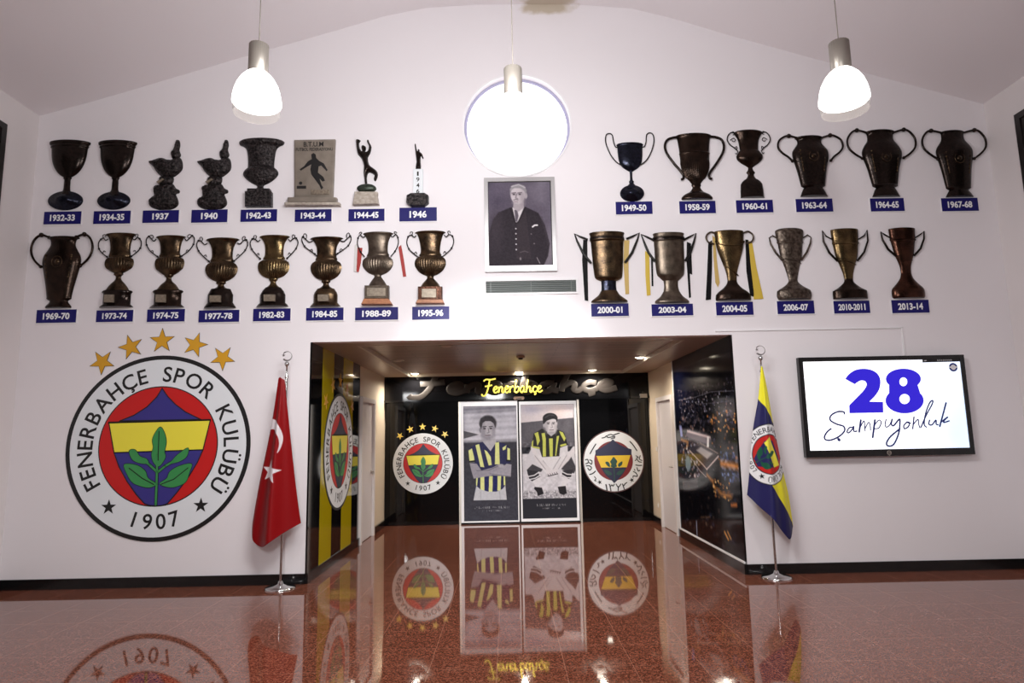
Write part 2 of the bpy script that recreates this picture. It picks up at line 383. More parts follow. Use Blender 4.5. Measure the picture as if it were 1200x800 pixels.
# ------------------------------------------------------------------ drawn prints (colours stored on a fine flat mesh)
class Canvas:
    def __init__(s, x0, y0, x1, y1, W, H, col):     # y runs down, as on the sheet
        s.b = (x0, y0, x1, y1); s.W, s.H = W, H; s.px = abs(x1 - x0) / W
        s.X, s.Y = np.meshgrid(np.linspace(x0, x1, W), np.linspace(y0, y1, H)); s.I = np.ones((H, W, 3)) * np.array(col, float)
    def put(s, a, col, alpha=1.0):
        a = (np.clip(a, 0, 1) * alpha)[..., None]; s.I = s.I * (1 - a) + np.asarray(col, float) * a
    def sd(s, pts):
        A = np.array(pts, float); d = np.full(s.X.shape, 1e9); ins = np.zeros(s.X.shape, bool)
        for (x0, y0), (x1, y1) in zip(A, np.roll(A, -1, 0)):
            ex, ey = x1 - x0, y1 - y0; t = np.clip(((s.X - x0) * ex + (s.Y - y0) * ey) / (ex * ex + ey * ey + 1e-12), 0, 1)
            d = np.minimum(d, np.hypot(s.X - x0 - ex * t, s.Y - y0 - ey * t))
            c = (y0 > s.Y) != (y1 > s.Y); ins ^= c & (s.X < x0 + (s.Y - y0) * ex / (ey + 1e-15))
        return np.where(ins, -d, d)
    def poly(s, pts, col, f=None, alpha=1.0, tex=None):
        f = f or s.px * 1.2; a = 0.5 - s.sd(pts) / f
        s.put(a, col if tex is None else tex, alpha)
    def ell(s, cx, cy, rx, ry, col, f=0.1, alpha=1.0, rot=0.0):
        c, sn = math.cos(rot), math.sin(rot); u = ((s.X - cx) * c + (s.Y - cy) * sn) / rx; v = (-(s.X - cx) * sn + (s.Y - cy) * c) / ry
        s.put((1 - np.hypot(u, v)) / max(f, 1e-3) + 0.5, col, alpha)
    def line(s, pts, w, col, f=None, alpha=1.0):
        d = np.full(s.X.shape, 1e9)
        for (x0, y0), (x1, y1) in zip(pts[:-1], pts[1:]):
            ex, ey = x1 - x0, y1 - y0; t = np.clip(((s.X - x0) * ex + (s.Y - y0) * ey) / (ex * ex + ey * ey + 1e-12), 0, 1)
            d = np.minimum(d, np.hypot(s.X - x0 - ex * t, s.Y - y0 - ey * t))
        f = f or s.px * 1.2; s.put((w / 2 - d) / f + 0.5, col, alpha)
    def noise(s, cells, amp, mask=None):
        gy, gx = max(2, int(cells * s.H / s.W)) + 2, cells + 2; g = np.random.rand(gy, gx)
        v = np.linspace(0, gy - 1.001, s.H); u = np.linspace(0, gx - 1.001, s.W); i, j = v.astype(int), u.astype(int); fv, fu = (v - i)[:, None], (u - j)[None]
        n = g[i][:, j] * (1 - fv) * (1 - fu) + g[i + 1][:, j] * fv * (1 - fu) + g[i][:, j + 1] * (1 - fv) * fu + g[i + 1][:, j + 1] * fv * fu - 0.5
        if mask is not None: n = n * np.clip(0.5 - s.sd(mask) / (2 * s.px), 0, 1)
        s.I = s.I + (n * amp)[..., None]
    def sample(s, x, y):
        x0, y0, x1, y1 = s.b; u = np.clip((x - x0) / (x1 - x0) * (s.W - 1), 0, s.W - 1.001); v = np.clip((y - y0) / (y1 - y0) * (s.H - 1), 0, s.H - 1.001)
        i, j = v.astype(int), u.astype(int); fv, fu = (v - i)[..., None], (u - j)[..., None]; I = s.I
        return I[i, j] * (1 - fv) * (1 - fu) + I[i + 1, j] * fv * (1 - fu) + I[i, j + 1] * (1 - fv) * fu + I[i + 1, j + 1] * fv * fu
def grid_mesh(name, pos, cols, m, parent=None, smooth=False):     # pos (H, W, 3), cols (H, W, 3) in 0-255
    H, Wd = pos.shape[:2]; me = bpy.data.meshes.new(name)
    ii, jj = np.meshgrid(np.arange(H - 1), np.arange(Wd - 1), indexing='ij'); a = (ii * Wd + jj).ravel()
    f = np.stack([a, a + Wd, a + Wd + 1, a + 1], 1)
    me.vertices.add(H * Wd); me.vertices.foreach_set('co', pos.reshape(-1).astype(np.float32))
    me.loops.add(f.size); me.loops.foreach_set('vertex_index', f.ravel().astype(np.int32))
    me.polygons.add(len(f)); me.polygons.foreach_set('loop_start', (np.arange(len(f)) * 4).astype(np.int32))
    me.polygons.foreach_set('use_smooth', np.full(len(f), smooth))
    at_ = me.color_attributes.new('print', 'FLOAT_COLOR', 'POINT')
    c = np.ones((H * Wd, 4), np.float32); c[:, :3] = srgb(np.clip(cols.reshape(-1, 3), 0, 255)); at_.data.foreach_set('color', c.ravel())
    me.materials.append(M[m]); me.update(calc_edges=True); me.validate()
    o = bpy.data.objects.new(name, me); COL.objects.link(o)
    if parent: o.parent = parent
    return o
def print_sheet(name, cv, x0, y0, x1, y1, z, m, parent):          # canvas on the local rectangle x0..x1, y0 (bottom)..y1 (top)
    u = np.linspace(x0, x1, cv.W); v = np.linspace(y1, y0, cv.H); X, Y = np.meshgrid(u, v)
    return grid_mesh(name, np.stack([X, Y, np.full_like(X, z)], -1), cv.I, m, parent)

# ================================================================== the hall
H, XL, XR, D = 2.6, -5.4523, 5.71, 4.5831
xl, xr = -2.1932, 2.505; ZB = 0.1075; OX0, OX1 = xl - 0.02, xr + 0.02; BACK = -11.0
prof = [at(*p) for p in ((46, 136), (115, 117), (315, 58), (400, 34), (450, 19), (500, 9), (560, 5.5), (610, 5), (680, 5.5), (740, 10), (790, 22), (850, 40), (930, 62), (1035, 91), (1154, 122))]
prof = [(p[0], p[2]) for p in prof]; prof[0] = (XL, prof[0][1]); prof[-1] = (XR, prof[-1][1])
wc = at(606, 146.5); wr = 62.5 * zat(wc[0], 0, 146.5)[1]
outer = [(XL, 0), (OX0, 0), (OX0, H), (OX1, H), (OX1, 0), (XR, 0)] + prof[::-1]
WF = wallframe(0, 0, 0)
o = MB().prism([outer, circ(wc[0], wc[2], wr, 72)[::-1]], -0.14, 0.0).build('wall_front', 'wall'); o.matrix_world = WF
struct(o, 'white front wall carrying trophies round window and wide passage opening', 'wall')
o = MB().box((XL - 0.3, BACK, -0.1), (XR + 0.3, D + 0.2, 0.0)).build('floor', 'granite')
struct(o, 'polished red granite tiled floor mirroring the wall', 'floor')
for nm, x, zt, sgn, w in (('wall_left', XL, prof[0][1], -1, 'left'), ('wall_right', XR, prof[-1][1], 1, 'right')):
    o = MB().box((x, BACK, 0), (x + sgn * 0.15, 0.14, zt + 0.1)).build(nm, 'side_wall'); struct(o, 'pale %s side wall of the hall' % w, 'wall')
cm = MB(); k = len(prof); vs = [(p[0], 0.14, p[1]) for p in prof] + [(p[0], BACK, p[1]) for p in prof]
vs += [(p[0], 0.14, p[1] + 0.15) for p in prof] + [(p[0], BACK, p[1] + 0.15) for p in prof]
cm.add(vs, [(i, i + 1, k + i + 1, k + i) for i in range(k - 1)], True); cm.add(vs, [(2 * k + i, 3 * k + i, 3 * k + i + 1, 2 * k + i + 1) for i in range(k - 1)])
struct(cm.build('ceiling', 'ceiling'), 'white vaulted ceiling with sloping sides above the lamps', 'ceiling')
for nm, a, b, w in (('baseboard_front_left', (XL, 0, 0), (OX0, -0.018, ZB), 'left of'), ('baseboard_front_right', (OX1, 0, 0), (XR, -0.018, ZB), 'right of')):
    struct(MB().box(a, b).build(nm, 'black_stone'), 'black stone skirting along the front wall %s the passage' % w, 'baseboard')
struct(MB().box((XL, -0.018, 0), (XL + 0.018, BACK, ZB)).build('baseboard_left', 'black_stone'), 'black stone skirting along the left side wall', 'baseboard')
struct(MB().box((XR, -0.018, 0), (XR - 0.018, BACK, ZB)).build('baseboard_right', 'black_stone'), 'black stone skirting along the right side wall', 'baseboard')
# round window
w = empty('window_1', wallframe(wc[0], wc[2], 0)); struct(w, 'brightly lit round window high over the framed portrait', 'window')
MB().prism([circ(0, 0, wr, 72), circ(0, 0, wr * 0.95, 72)[::-1]], -0.14, -0.085).build('window_frame', 'lavender', w)
MB().prism(circ(0, 0, wr * 0.96, 72), -0.125, -0.10).build('pane', 'pane', w)
MB().prism([circ(0, 0, wr * 1.03, 72), circ(0, 0, wr * 0.998, 72)[::-1]], 0.0, 0.012).build('trim_ring', 'white_board', w)

# ------------------------------------------------------------------ passage
pw = []
for nm, x, sg, side in (('wall_passage_left', OX0, -1, 'left'), ('wall_passage_right', OX1, 1, 'right')):
    o = MB().box((x, 0.14, 0), (x + sg * 0.1, D + 0.1, H + 0.1)).build(nm, 'beige'); struct(o, 'beige %s wall of the passage' % side, 'wall')
# doors and panels of the passage side walls, measured along the wall
def yl(px, py=560): return atx(px, py, xl)[1]
def yr(px, py=560): return atx(px, py, xr)[1]
pl1, dl0, dl1 = yl(420.5), yl(421.5), yl(437.5)
pr1, dr0, dr1 = yr(794.5), yr(793), yr(774.5)
def side_frame(x, y, left): return frame((x, y, 0), (0, 1, 0), (0, 0, 1), (1, 0, 0)) if left else frame((x, y, 0), (0, -1, 0), (0, 0, 1), (-1, 0, 0))
def side_door(nm, x, y0, y1, left, ztop, label):
    r = empty(nm, side_frame(x, (y0 + y1) / 2, left)); struct(r, label, 'door'); hw = abs(y1 - y0) / 2; ft = 0.07
    MB().prism([[(-hw, 0), (-hw, ztop), (hw, ztop), (hw, 0), (hw - ft, 0), (hw - ft, ztop - ft), (-hw + ft, ztop - ft), (-hw + ft, 0)][::-1]], 0, 0.05).build('door_frame', 'door_frame', r)
    lf = MB().box((-hw + ft, 0.01, 0.0), (hw - ft, ztop - ft, 0.012)).build('door_leaf', 'door', r)
    hx = (hw - ft - 0.09) * (1 if left else 1)
    h = MB().lathe([(0.028, 0), (0.028, 0.012), (0.012, 0.014), (0.012, 0.05)], 16, c=(hx, 1.0, 0.012), axis='z')
    h.tube([(hx, 1.0, 0.055), (hx - 0.05, 1.0, 0.058), (hx - 0.12, 1.0, 0.056)], 0.010, 8); h.build('door_handle', 'alu', r)
zt1 = atx(429, 466, xl)[2]; zt2 = atx(783, 463, xr)[2]
side_door('door_1', OX0, dl0, dl1, True, zt1, 'pale closed door behind the striped panel on the left of the passage')
side_door('door_2', OX1, dr1, dr0, False, zt2, 'pale closed door behind the city panel on the right of the passage')
for nm, segs, x, sg, side in (('baseboard_passage_left', ((0.0, dl0), (dl1, D)), xl, 1, 'left'), ('baseboard_passage_right', ((0.0, dr0), (dr1, D)), xr, -1, 'right')):
    mb = MB()
    for a, b in segs: mb.box((x - sg * 0.02, a, 0), (x + sg * 0.012, b, ZB))
    struct(mb.build(nm, 'black_stone'), 'black stone skirting along the %s wall of the passage' % side, 'baseboard')
# ceiling of the passage: soffit border around a slightly raised planked field
fx0, fx1, fy0, fy1 = xl + 0.42, xr - 0.42, 0.35, D - 0.12
o = MB().prism([[(OX0, 0.14), (OX1, 0.14), (OX1, D), (OX0, D)], [(fx0, fy0), (fx1, fy0), (fx1, fy1), (fx0, fy1)][::-1]], H, H + 0.1).build('ceiling_passage_border', 'soffit')
struct(o, 'plain brown border of the passage ceiling', 'ceiling')
o = MB().box((fx0 - 0.05, fy0 - 0.05, H + 0.05), (fx1 + 0.05, fy1 + 0.05, H + 0.12)).build('ceiling_passage', 'planks'); struct(o, 'glossy brown planked ceiling of the passage', 'ceiling')
mb = MB().prism([[(fx0, fy0), (fx1, fy0), (fx1, fy1), (fx0, fy1)], [(fx0 + 0.03, fy0 + 0.03), (fx1 - 0.03, fy0 + 0.03), (fx1 - 0.03, fy1 - 0.03), (fx0 + 0.03, fy1 - 0.03)][::-1]], H - 0.004, H + 0.05)
struct(mb.build('trim_1', 'cream_plastic'), 'pale edge strip around the planked field of the passage ceiling', 'trim')
def downlight(px, py, label, on=True, energy=18):
    p = atz(px, py, H + 0.05); r = empty('downlight', (p[0], p[1], H + 0.05)); tag(r, label, 'ceiling light', 'round downlights in the passage ceiling')
    MB().lathe([(0.072, 0.0), (0.092, -0.014), (0.096, 0.0)], 24, axis='z').build('trim_ring', 'alu', r)
    MB().lathe([(0.0, -0.026), (0.04, -0.023), (0.064, -0.013), (0.073, -0.002)], 24, axis='z').build('diffuser', 'down_glow' if on else 'cream_plastic', r)
    if on: light('downlight_lamp', 'SPOT', (p[0], p[1], H + 0.0), energy * 3.2, (1, 0.90, 0.76), 0.05, target=(p[0], p[1], 0), spot=2.9)
downlight(611, 399, 'lit downlight nearest the opening, middle of the passage ceiling')
downlight(750, 418, 'lit downlight near the right edge of the passage ceiling')
downlight(608, 435.5, 'lit downlight just above the yellow script sign', energy=24)
downlight(486, 437, 'lit downlight at the back left of the passage ceiling', energy=26)
downlight(466, 422, 'unlit downlight near the left edge of the passage ceiling', False)
downlight(523, 404.5, 'unlit downlight near the opening, left of centre', False)
downlight(694, 433, 'lit downlight at the back right of the passage ceiling', energy=24)
p = atz(610, 417, H + 0.05); r = empty('smoke_detector', (p[0], p[1], H + 0.05)); tag(r, 'small round smoke detector in the middle of the passage ceiling', 'smoke detector')
MB().lathe([(0.06, 0), (0.06, -0.02), (0.05, -0.03)], 20, axis='z').build('base', 'tan_plastic', r); MB().lathe([(0.035, -0.03), (0.03, -0.05), (0.0, -0.055)], 20, axis='z').build('sensor_dome', 'black', r)

# back of the passage: black glass, header, sliding leaves
BF = wallframe(0, 0, D)
o = MB().box((OX0 - 0.1, 0, -0.1), (OX1 + 0.1, H + 0.1, 0.0)).build('wall_passage_back', 'black_panel'); o.matrix_world = BF; struct(o, 'black back wall of the passage', 'wall')
zh = at(605, 467.5, D)[2]
hd = empty('trim_2', wallframe(0, zh, D)); struct(hd, 'black header with dark raised script above the sliding doors', 'trim')
MB().box((OX0, 0.0, 0.0), (OX1, H - zh, 0.10)).build('header_board', 'black_panel', hd)
MB().box((OX0, -0.03, 0.0), (OX1, 0.01, 0.13)).build('header_rail', 'black_glass', hd)
SCRIPT = [  # handwritten word, one unit = x-height, pen strokes
 [(0.35, 1.95), (0.75, 2.25), (1.5, 2.2), (2.35, 2.35)], [(1.35, 2.25), (1.2, 1.4), (0.95, 0.4), (0.6, -0.35), (0.15, -0.45), (0.0, -0.15)], [(0.55, 1.1), (1.1, 1.15), (1.75, 1.3)],
 [(1.95, 0.45), (2.35, 0.6), (2.55, 0.9), (2.3, 1.05), (2.0, 0.7), (2.0, 0.25), (2.3, 0.0), (2.75, 0.3)],
 [(2.85, 1.0), (2.8, 0.0)], [(2.83, 0.55), (3.15, 0.95), (3.4, 0.85), (3.35, 0.2), (3.55, 0.0), (3.8, 0.3)],
 [(3.8, 0.45), (4.2, 0.6), (4.4, 0.9), (4.15, 1.05), (3.85, 0.7), (3.9, 0.2), (4.2, 0.0), (4.6, 0.35)],
 [(4.7, 1.0), (4.65, 0.0)], [(4.68, 0.5), (4.95, 0.95), (5.25, 0.95)],
 [(5.75, 2.1), (5.55, 1.0), (5.45, 0.1)], [(5.5, 0.6), (5.85, 0.95), (6.15, 0.75), (6.05, 0.2), (5.75, 0.0), (5.45, 0.15)],
 [(7.05, 0.9), (6.75, 1.0), (6.45, 0.65), (6.45, 0.15), (6.7, 0.0), (6.95, 0.4), (7.05, 0.95), (7.0, 0.2), (7.25, 0.05)],
 [(7.75, 2.1), (7.5, 0.9), (7.4, 0.0)], [(7.45, 0.5), (7.8, 0.95), (8.05, 0.8), (8.0, 0.2), (8.2, 0.0), (8.4, 0.3)],
 [(9.1, 0.85), (8.8, 1.0), (8.5, 0.6), (8.55, 0.15), (8.85, 0.0), (9.15, 0.25)], [(8.8, -0.05), (8.95, -0.25), (8.7, -0.4)],
 [(9.2, 0.45), (9.65, 0.6), (9.85, 0.9), (9.6, 1.05), (9.3, 0.7), (9.3, 0.25), (9.6, 0.0), (10.1, 0.3)]]
gl = MB(); a = at(480, 462, D); sc = (at(722, 460, D)[0] - a[0]) / 10.1
for st in SCRIPT: gl.tube([(a[0] + q[0] * sc, 0.12 + q[1] * sc * 0.42, 0.104) for q in spline(st, 5)], sc * 0.15, 8, fz=0.08)
gl.build('raised_lettering', 'ghost', hd)
p = at(564.5, 460.5, D - 0.12); q = at(636, 460.5, D - 0.12); sc = (q[0] - p[0]) / 10.1
ss = empty('script_sign', wallframe(p[0], p[2], D - 0.10)); tag(ss, 'small yellow glowing handwritten sign centred on the black header', 'sign')
gl = MB()
for st in SCRIPT: gl.tube([(x * sc, y * sc, 0.022) for x, y in spline(st, 5)], sc * 0.115, 6)
gl.build('lettering', 'neon', ss)
gl = MB()
for x in (0.9, 2.8, 4.7, 6.6, 8.6): gl.box((x * sc - 0.004, 0.02, 0), (x * sc + 0.004, 0.035, 0.02))
gl.build('stand_off', 'black', ss)
p = at(608, 466.5, D - 0.13); r = empty('motion_sensor', wallframe(p[0], p[2], D - 0.13)); tag(r, 'tan motion sensor above the gap between the sliding doors', 'sensor')
MB().prism([(-0.1, 0.0), (-0.08, 0.028), (0.08, 0.028), (0.1, 0.0), (0.08, -0.028), (-0.08, -0.028)][::-1], 0, 0.05).build('housing', 'tan_plastic', r)
MB().box((-0.05, -0.022, 0.05), (0.05, -0.004, 0.056)).build('lens', 'black', r)
p = at(754, 463.5, D - 0.14); r = empty('emergency_light', wallframe(p[0], p[2], D - 0.10)); tag(r, 'small grey box device at the right end of the black header', 'device')
MB().box((-0.06, -0.035, 0), (0.06, 0.035, 0.07)).build('housing', 'alu', r); MB().lathe([(0.022, 0), (0.022, 0.03), (0.0, 0.034)], 14, c=(0.0, 0.055, 0.03), axis='z').build('lamp_head', 'plastic_black', r)
for nm, x0, x1, lb in (('glass_panel', at(456, 540, D)[0], at(538, 540, D)[0], 'black glass side panel left of the sliding doors'), ('glass_panel', at(680, 540, D)[0], xr - 0.03, 'black glass side panel right of the sliding doors')):
    r = empty(nm, wallframe((x0 + x1) / 2, 0, D)); tag(r, lb, 'glass panel', 'black glass panels beside the doors'); hw = (x1 - x0) / 2
    MB().box((-hw, 0.06, 0), (hw, zh - 0.03, 0.03)).build('pane', 'black_glass', r)
    MB().box((-hw, 0.0, 0), (hw, 0.06, 0.05)).build('bottom_rail', 'black_stone', r)
    for sx in (-1, 1): MB().box((sx * hw, 0.06, 0), (sx * (hw - 0.016), zh - 0.03, 0.045)).build('stile', 'black_panel', r)

# ------------------------------------------------------------------ portraits on the two sliding leaves
A1 = lambda *ps: [(535 + x / 8, 465 + y / 8) for x, y in ps]
B1 = lambda *ps: [(605 + x / 8, 465 + y / 8) for x, y in ps]
C1 = lambda *ps: [(535 + x / 8.276, 540 + y / 8.276) for x, y in ps]
def scribble(cv, cx, cy, w, h, col, n):             # caption too small to read: a row of tiny letter strokes
    x = cx - w / 2
    while x < cx + w / 2:
        if random.random() > 0.15:
            if random.random() > 0.4: cv.line([(x, cy - h / 2), (x, cy + h / 2)], 0.28, col, 0.3, 0.8)
            if random.random() > 0.4: cv.line([(x, cy + random.uniform(-h, h) / 2), (x + w / n * 0.7, cy + random.uniform(-h, h) / 2)], 0.25, col, 0.3, 0.7)
        x += w / n
def poster_standing():
    cv = Canvas(543.4, 475, 607.4, 609.6, 150, 316, (58, 58, 68)); dk = (58, 58, 68)
    cv.poly(A1((60, 80), (600, 80), (600, 415), (60, 415)), (176, 176, 190), 1.0)
    for y, c, w in ((100, 130, 3), (132, 150, 2), (160, 205, 3), (215, 196, 4), (260, 200, 5), (330, 198, 5), (385, 205, 4)): cv.line(A1((60, y + 8), (330, y), (600, y - 10)), w, (c, c, c + 12), 2.5, 0.8)
    cv.noise(9, 22, A1((60, 80), (600, 80), (600, 415), (60, 415)))
    cv.poly(A1((60, 310), (215, 350), (60, 388)), (84, 84, 92), 0.8); cv.poly(A1((60, 405), (600, 400), (600, 425), (60, 425)), (150, 150, 160), 2)
    sk, sh = (176, 174, 184), (124, 122, 134)
    cv.poly(A1((250, 400), (375, 395), (385, 430), (325, 510), (240, 430)), sk, 0.5)
    shirt = A1((120, 480), (180, 440), (250, 418), (325, 510), (385, 420), (460, 440), (505, 470), (515, 625), (440, 640), (450, 960), (160, 960), (200, 640), (120, 615))
    cv.poly(shirt, (46, 48, 84), 0.4); ye = (216, 222, 150)
    for st in (A1((112, 500), (145, 480), (165, 560), (170, 610), (122, 615)), A1((180, 450), (215, 440), (262, 660), (225, 655)), A1((265, 495), (290, 510), (325, 560), (335, 640), (305, 645)),
               A1((372, 430), (408, 425), (412, 635), (365, 635)), A1((440, 480), (480, 455), (470, 495), (445, 505)), A1((488, 480), (512, 490), (512, 600), (485, 605))): cv.poly(st, ye, 0.4)
    for st in (C1((190, 150), (208, 150), (198, 240), (188, 240)), C1((232, 150), (270, 150), (270, 290), (230, 280)), C1((318, 150), (355, 150), (350, 300), (312, 300)), C1((402, 150), (438, 150), (430, 290), (398, 290)), C1((462, 150), (478, 150), (478, 240), (462, 240))): cv.poly(st, ye, 0.4)
    cv.poly(C1((270, 150), (318, 150), (312, 300), (270, 290)), (38, 42, 92), 0.4); cv.poly(C1((355, 150), (402, 150), (398, 295), (350, 300)), (38, 42, 92), 0.4)
    cv.line(A1((120, 606), (172, 600)), 2.0, (30, 30, 36)); cv.line(A1((478, 600), (515, 605)), 2.0, (30, 30, 36))
    cv.poly(A1((122, 618), (190, 625), (235, 690), (340, 665), (400, 635), (440, 655), (330, 740), (160, 765), (140, 700)), (148, 146, 158), 0.5)
    cv.poly(A1((525, 640), (515, 755), (330, 735), (320, 715), (390, 690), (480, 630)), (158, 156, 168), 0.5)
    cv.line(A1((190, 690), (300, 690), (400, 650)), 0.7, (96, 94, 106), 0.8); cv.line(A1((320, 722), (400, 735), (510, 750)), 0.7, (100, 98, 110), 0.8); cv.ell(535 + 425 / 8, 465 + 650 / 8, 3.6, 2.2, (170, 168, 178), 0.5)
    cv.poly(C1((190, 240), (230, 275), (305, 298), (390, 300), (450, 275), (478, 240), (490, 380), (160, 380)), (188, 190, 198), 0.5)
    cv.line(C1((230, 300), (235, 375)), 0.5, (150, 150, 160), 1.0); cv.line(C1((420, 300), (425, 375)), 0.5, (150, 150, 160), 1.0)
    cx, cy = 535 + 303 / 8, 465 + 300 / 8
    cv.ell(cx - 9.0, cy + 1, 1.6, 3, sh, 0.4); cv.ell(cx, cy - 7, 10.3, 9.5, (62, 60, 66), 0.25); cv.ell(cx, cy, 8.4, 13.2, sk, 0.22)
    cv.ell(cx - 6, cy + 3, 3, 10, sh, 1.0, 0.6); cv.ell(cx + 6.8, cy + 3, 2.2, 9, sh, 1.0, 0.5); cv.ell(cx, cy + 10.5, 5, 3, sh, 1.0, 0.6)
    cv.poly(A1((220, 250), (235, 195), (285, 175), (345, 180), (382, 230), (378, 290), (360, 245), (330, 225), (280, 222), (252, 240), (238, 300)), (60, 58, 64), 0.7); cv.noise(40, 14)
    for ex in (-4.2, 3.4): cv.line([(cx + ex - 2, cy - 2.8), (cx + ex + 2, cy - 3.2)], 1.0, (52, 50, 56), 0.6); cv.ell(cx + ex, cy - 0.8, 1.7, 1.0, (70, 66, 74), 0.6)
    cv.line([(cx + 0.2, cy - 1), (cx + 1.2, cy + 4), (cx - 1, cy + 4.6)], 0.8, (110, 106, 116), 0.8); cv.line([(cx - 3, cy + 7.4), (cx + 2.6, cy + 7.2)], 0.9, (96, 80, 90), 0.7)
    scribble(cv, 577, 594.5, 46, 2.4, (220, 220, 225), 26); scribble(cv, 576, 598.3, 22, 1.5, (180, 180, 186), 18); return cv
def poster_crouching():
    cv = Canvas(610.6, 474.4, 672, 608, 144, 314, (40, 40, 48))
    top = B1((40, 70), (540, 70), (540, 230), (40, 245)); cv.poly(top, (214, 206, 212), 0.5); cv.ell(655, 483, 9, 6, (228, 212, 212), 1.5); cv.ell(622, 480, 9, 5, (196, 192, 208), 1.5)
    cv.poly(B1((40, 245), (250, 228), (540, 205), (540, 480), (40, 480)), (98, 96, 104), 0.6); cv.noise(8, 18, B1((40, 245), (540, 205), (540, 480), (40, 480)))
    cv.poly(C1((630, -60), (1160, -80), (1160, 375), (630, 375)), (200, 198, 206), 1.2)
    cv.noise(26, 60, B1((40, 430), (540, 430), (540, 640), (40, 640))); cv.noise(30, 34, C1((630, 120), (1160, 120), (1160, 375), (630, 375)))
    g = C1((630, 300), (1160, 300), (1160, 375), (630, 375)); cv.poly(g, (150, 148, 154), 3, 0.7); cv.noise(70, 110, g)
    cv.poly(B1((130, 480), (250, 320), (380, 310), (470, 470), (470, 580), (130, 580)), (205, 203, 210), 1)
    dk, ye, sk = (44, 44, 44), (190, 196, 96), (210, 206, 212)
    # legs, shorts, arms
    cv.poly(B1((135, 490), (60, 640), (100, 720), (170, 680), (240, 600), (215, 560)), (202, 200, 208), 0.8); cv.poly(B1((520, 500), (540, 620), (480, 700), (420, 650), (400, 590)), (206, 204, 210), 0.8)
    cv.poly(B1((140, 640), (235, 690), (220, 712), (95, 735), (90, 690)), (66, 64, 70), 0.8); cv.poly(B1((500, 575), (545, 690), (520, 735), (420, 700), (405, 690)), (66, 64, 70), 0.8)
    cv.poly(B1((190, 540), (240, 575), (390, 575), (430, 520), (470, 600), (330, 720), (270, 735), (180, 620)), (214, 212, 218), 0.6)
    cv.line(B1((240, 610), (300, 700)), 0.8, (150, 148, 156), 1.0); cv.line(B1((400, 580), (330, 690)), 0.8, (150, 148, 156), 1.0)
    cv.poly(C1((670, 95), (770, 110), (795, 165), (720, 210), (690, 180)), (48, 46, 52), 0.5); cv.poly(C1((1010, 110), (1110, 100), (1090, 170), (1060, 200), (1000, 160)), (48, 46, 52), 0.5)
    for pp in (((685, 160), (740, 150), (785, 120)), ((695, 190), (750, 178), (795, 150)), ((1005, 120), (1050, 145), (1100, 150)), ((1000, 150), (1050, 180), (1085, 180))): cv.line(C1(*pp), 1.2, (222, 220, 226), 0.6)
    cv.poly(C1((720, 205), (795, 165), (800, 200), (780, 270), (755, 265)), (212, 210, 216), 0.7); cv.poly(C1((1000, 160), (1075, 195), (1030, 260), (990, 265), (1010, 205)), (212, 210, 216), 0.7)
    cv.poly(C1((740, 262), (810, 270), (825, 330), (770, 350), (760, 310), (735, 280)), (36, 34, 38), 0.5); cv.poly(C1((960, 265), (1035, 258), (1045, 330), (1010, 345), (975, 330)), (36, 34, 38), 0.5)
    for t in ((120, 490, 170, 600, 290, 700), (500, 500, 440, 600, 350, 700)): cv.line(B1((t[0] + 30, t[1]), (t[2] + 20, t[3]), (t[4], t[5])), 5.2, sk, 0.9); 
    cv.line(B1((165, 560), (260, 690)), 0.6, (140, 138, 146), 0.8); cv.line(B1((460, 560), (380, 690)), 0.6, (140, 138, 146), 0.8)
    cv.ell(605 + 320 / 8, 465 + 725 / 8, 6.5, 3.6, sk, 0.4)
    for i in range(5): cv.line(B1((280 + i * 20, 735 - i * 4), (290 + i * 20, 755 - i * 4)), 0.6, (70, 66, 74), 0.5)
    cv.line(B1((280, 755), (330, 745), (370, 735)), 0.9, (46, 44, 50), 0.6)
    # shirt
    cv.poly(B1((135, 470), (160, 350), (235, 305), (270, 320), (320, 375), (370, 310), (440, 345), (475, 465), (400, 490), (390, 570), (230, 575), (205, 480)), dk, 0.5)
    for st in (((165, 350), (200, 335), (215, 420), (190, 470), (180, 390)), ((232, 350), (262, 345), (270, 400), (268, 570), (238, 570), (240, 420)), ((300, 400), (335, 400), (330, 572), (302, 572)),
               ((372, 380), (395, 375), (375, 480), (362, 565), (352, 565)), ((395, 330), (430, 345), (455, 400), (440, 430), (410, 370)), ((140, 430), (155, 410), (150, 475), (135, 475))): cv.poly(B1(*st), ye, 0.5)
    cv.line(B1((150, 478), (205, 490)), 2, (180, 186, 92), 0.7); cv.line(B1((410, 470), (450, 460)), 2.4, (186, 192, 92), 0.7)
    cx, cy = 605 + 318 / 8, 465 + 275 / 8
    cv.poly(B1((280, 320), (360, 320), (360, 350), (320, 380), (285, 350)), (170, 168, 176), 0.5)
    cv.ell(cx - 7.6, cy, 1.4, 2.6, (168, 164, 172), 0.4); cv.ell(cx, cy - 3, 7.8, 9.8, (206, 202, 208), 0.2); cv.ell(cx + 1, cy + 4, 6, 6, (206, 202, 208), 0.3); cv.ell(cx - 5.4, cy + 2, 2.4, 7, (150, 146, 154), 1, 0.6)
    cv.poly(spline(B1((252, 262), (246, 225), (250, 190), (278, 164), (318, 156), (358, 166), (382, 192), (384, 222), (374, 248), (368, 222), (340, 214), (308, 222), (284, 232), (270, 246)), 5, True), (46, 44, 48), 0.8)
    cv.line(B1((270, 200), (310, 175), (350, 180)), 1.2, (92, 90, 96), 1.4, 0.7)
    for ex in (-2.6, 3.4): cv.line([(cx + ex - 1.5, cy - 3.2), (cx + ex + 1.5, cy - 3.5)], 0.8, (70, 66, 72), 0.7); cv.ell(cx + ex, cy - 1.8, 1.3, 0.7, (84, 80, 88), 0.7)
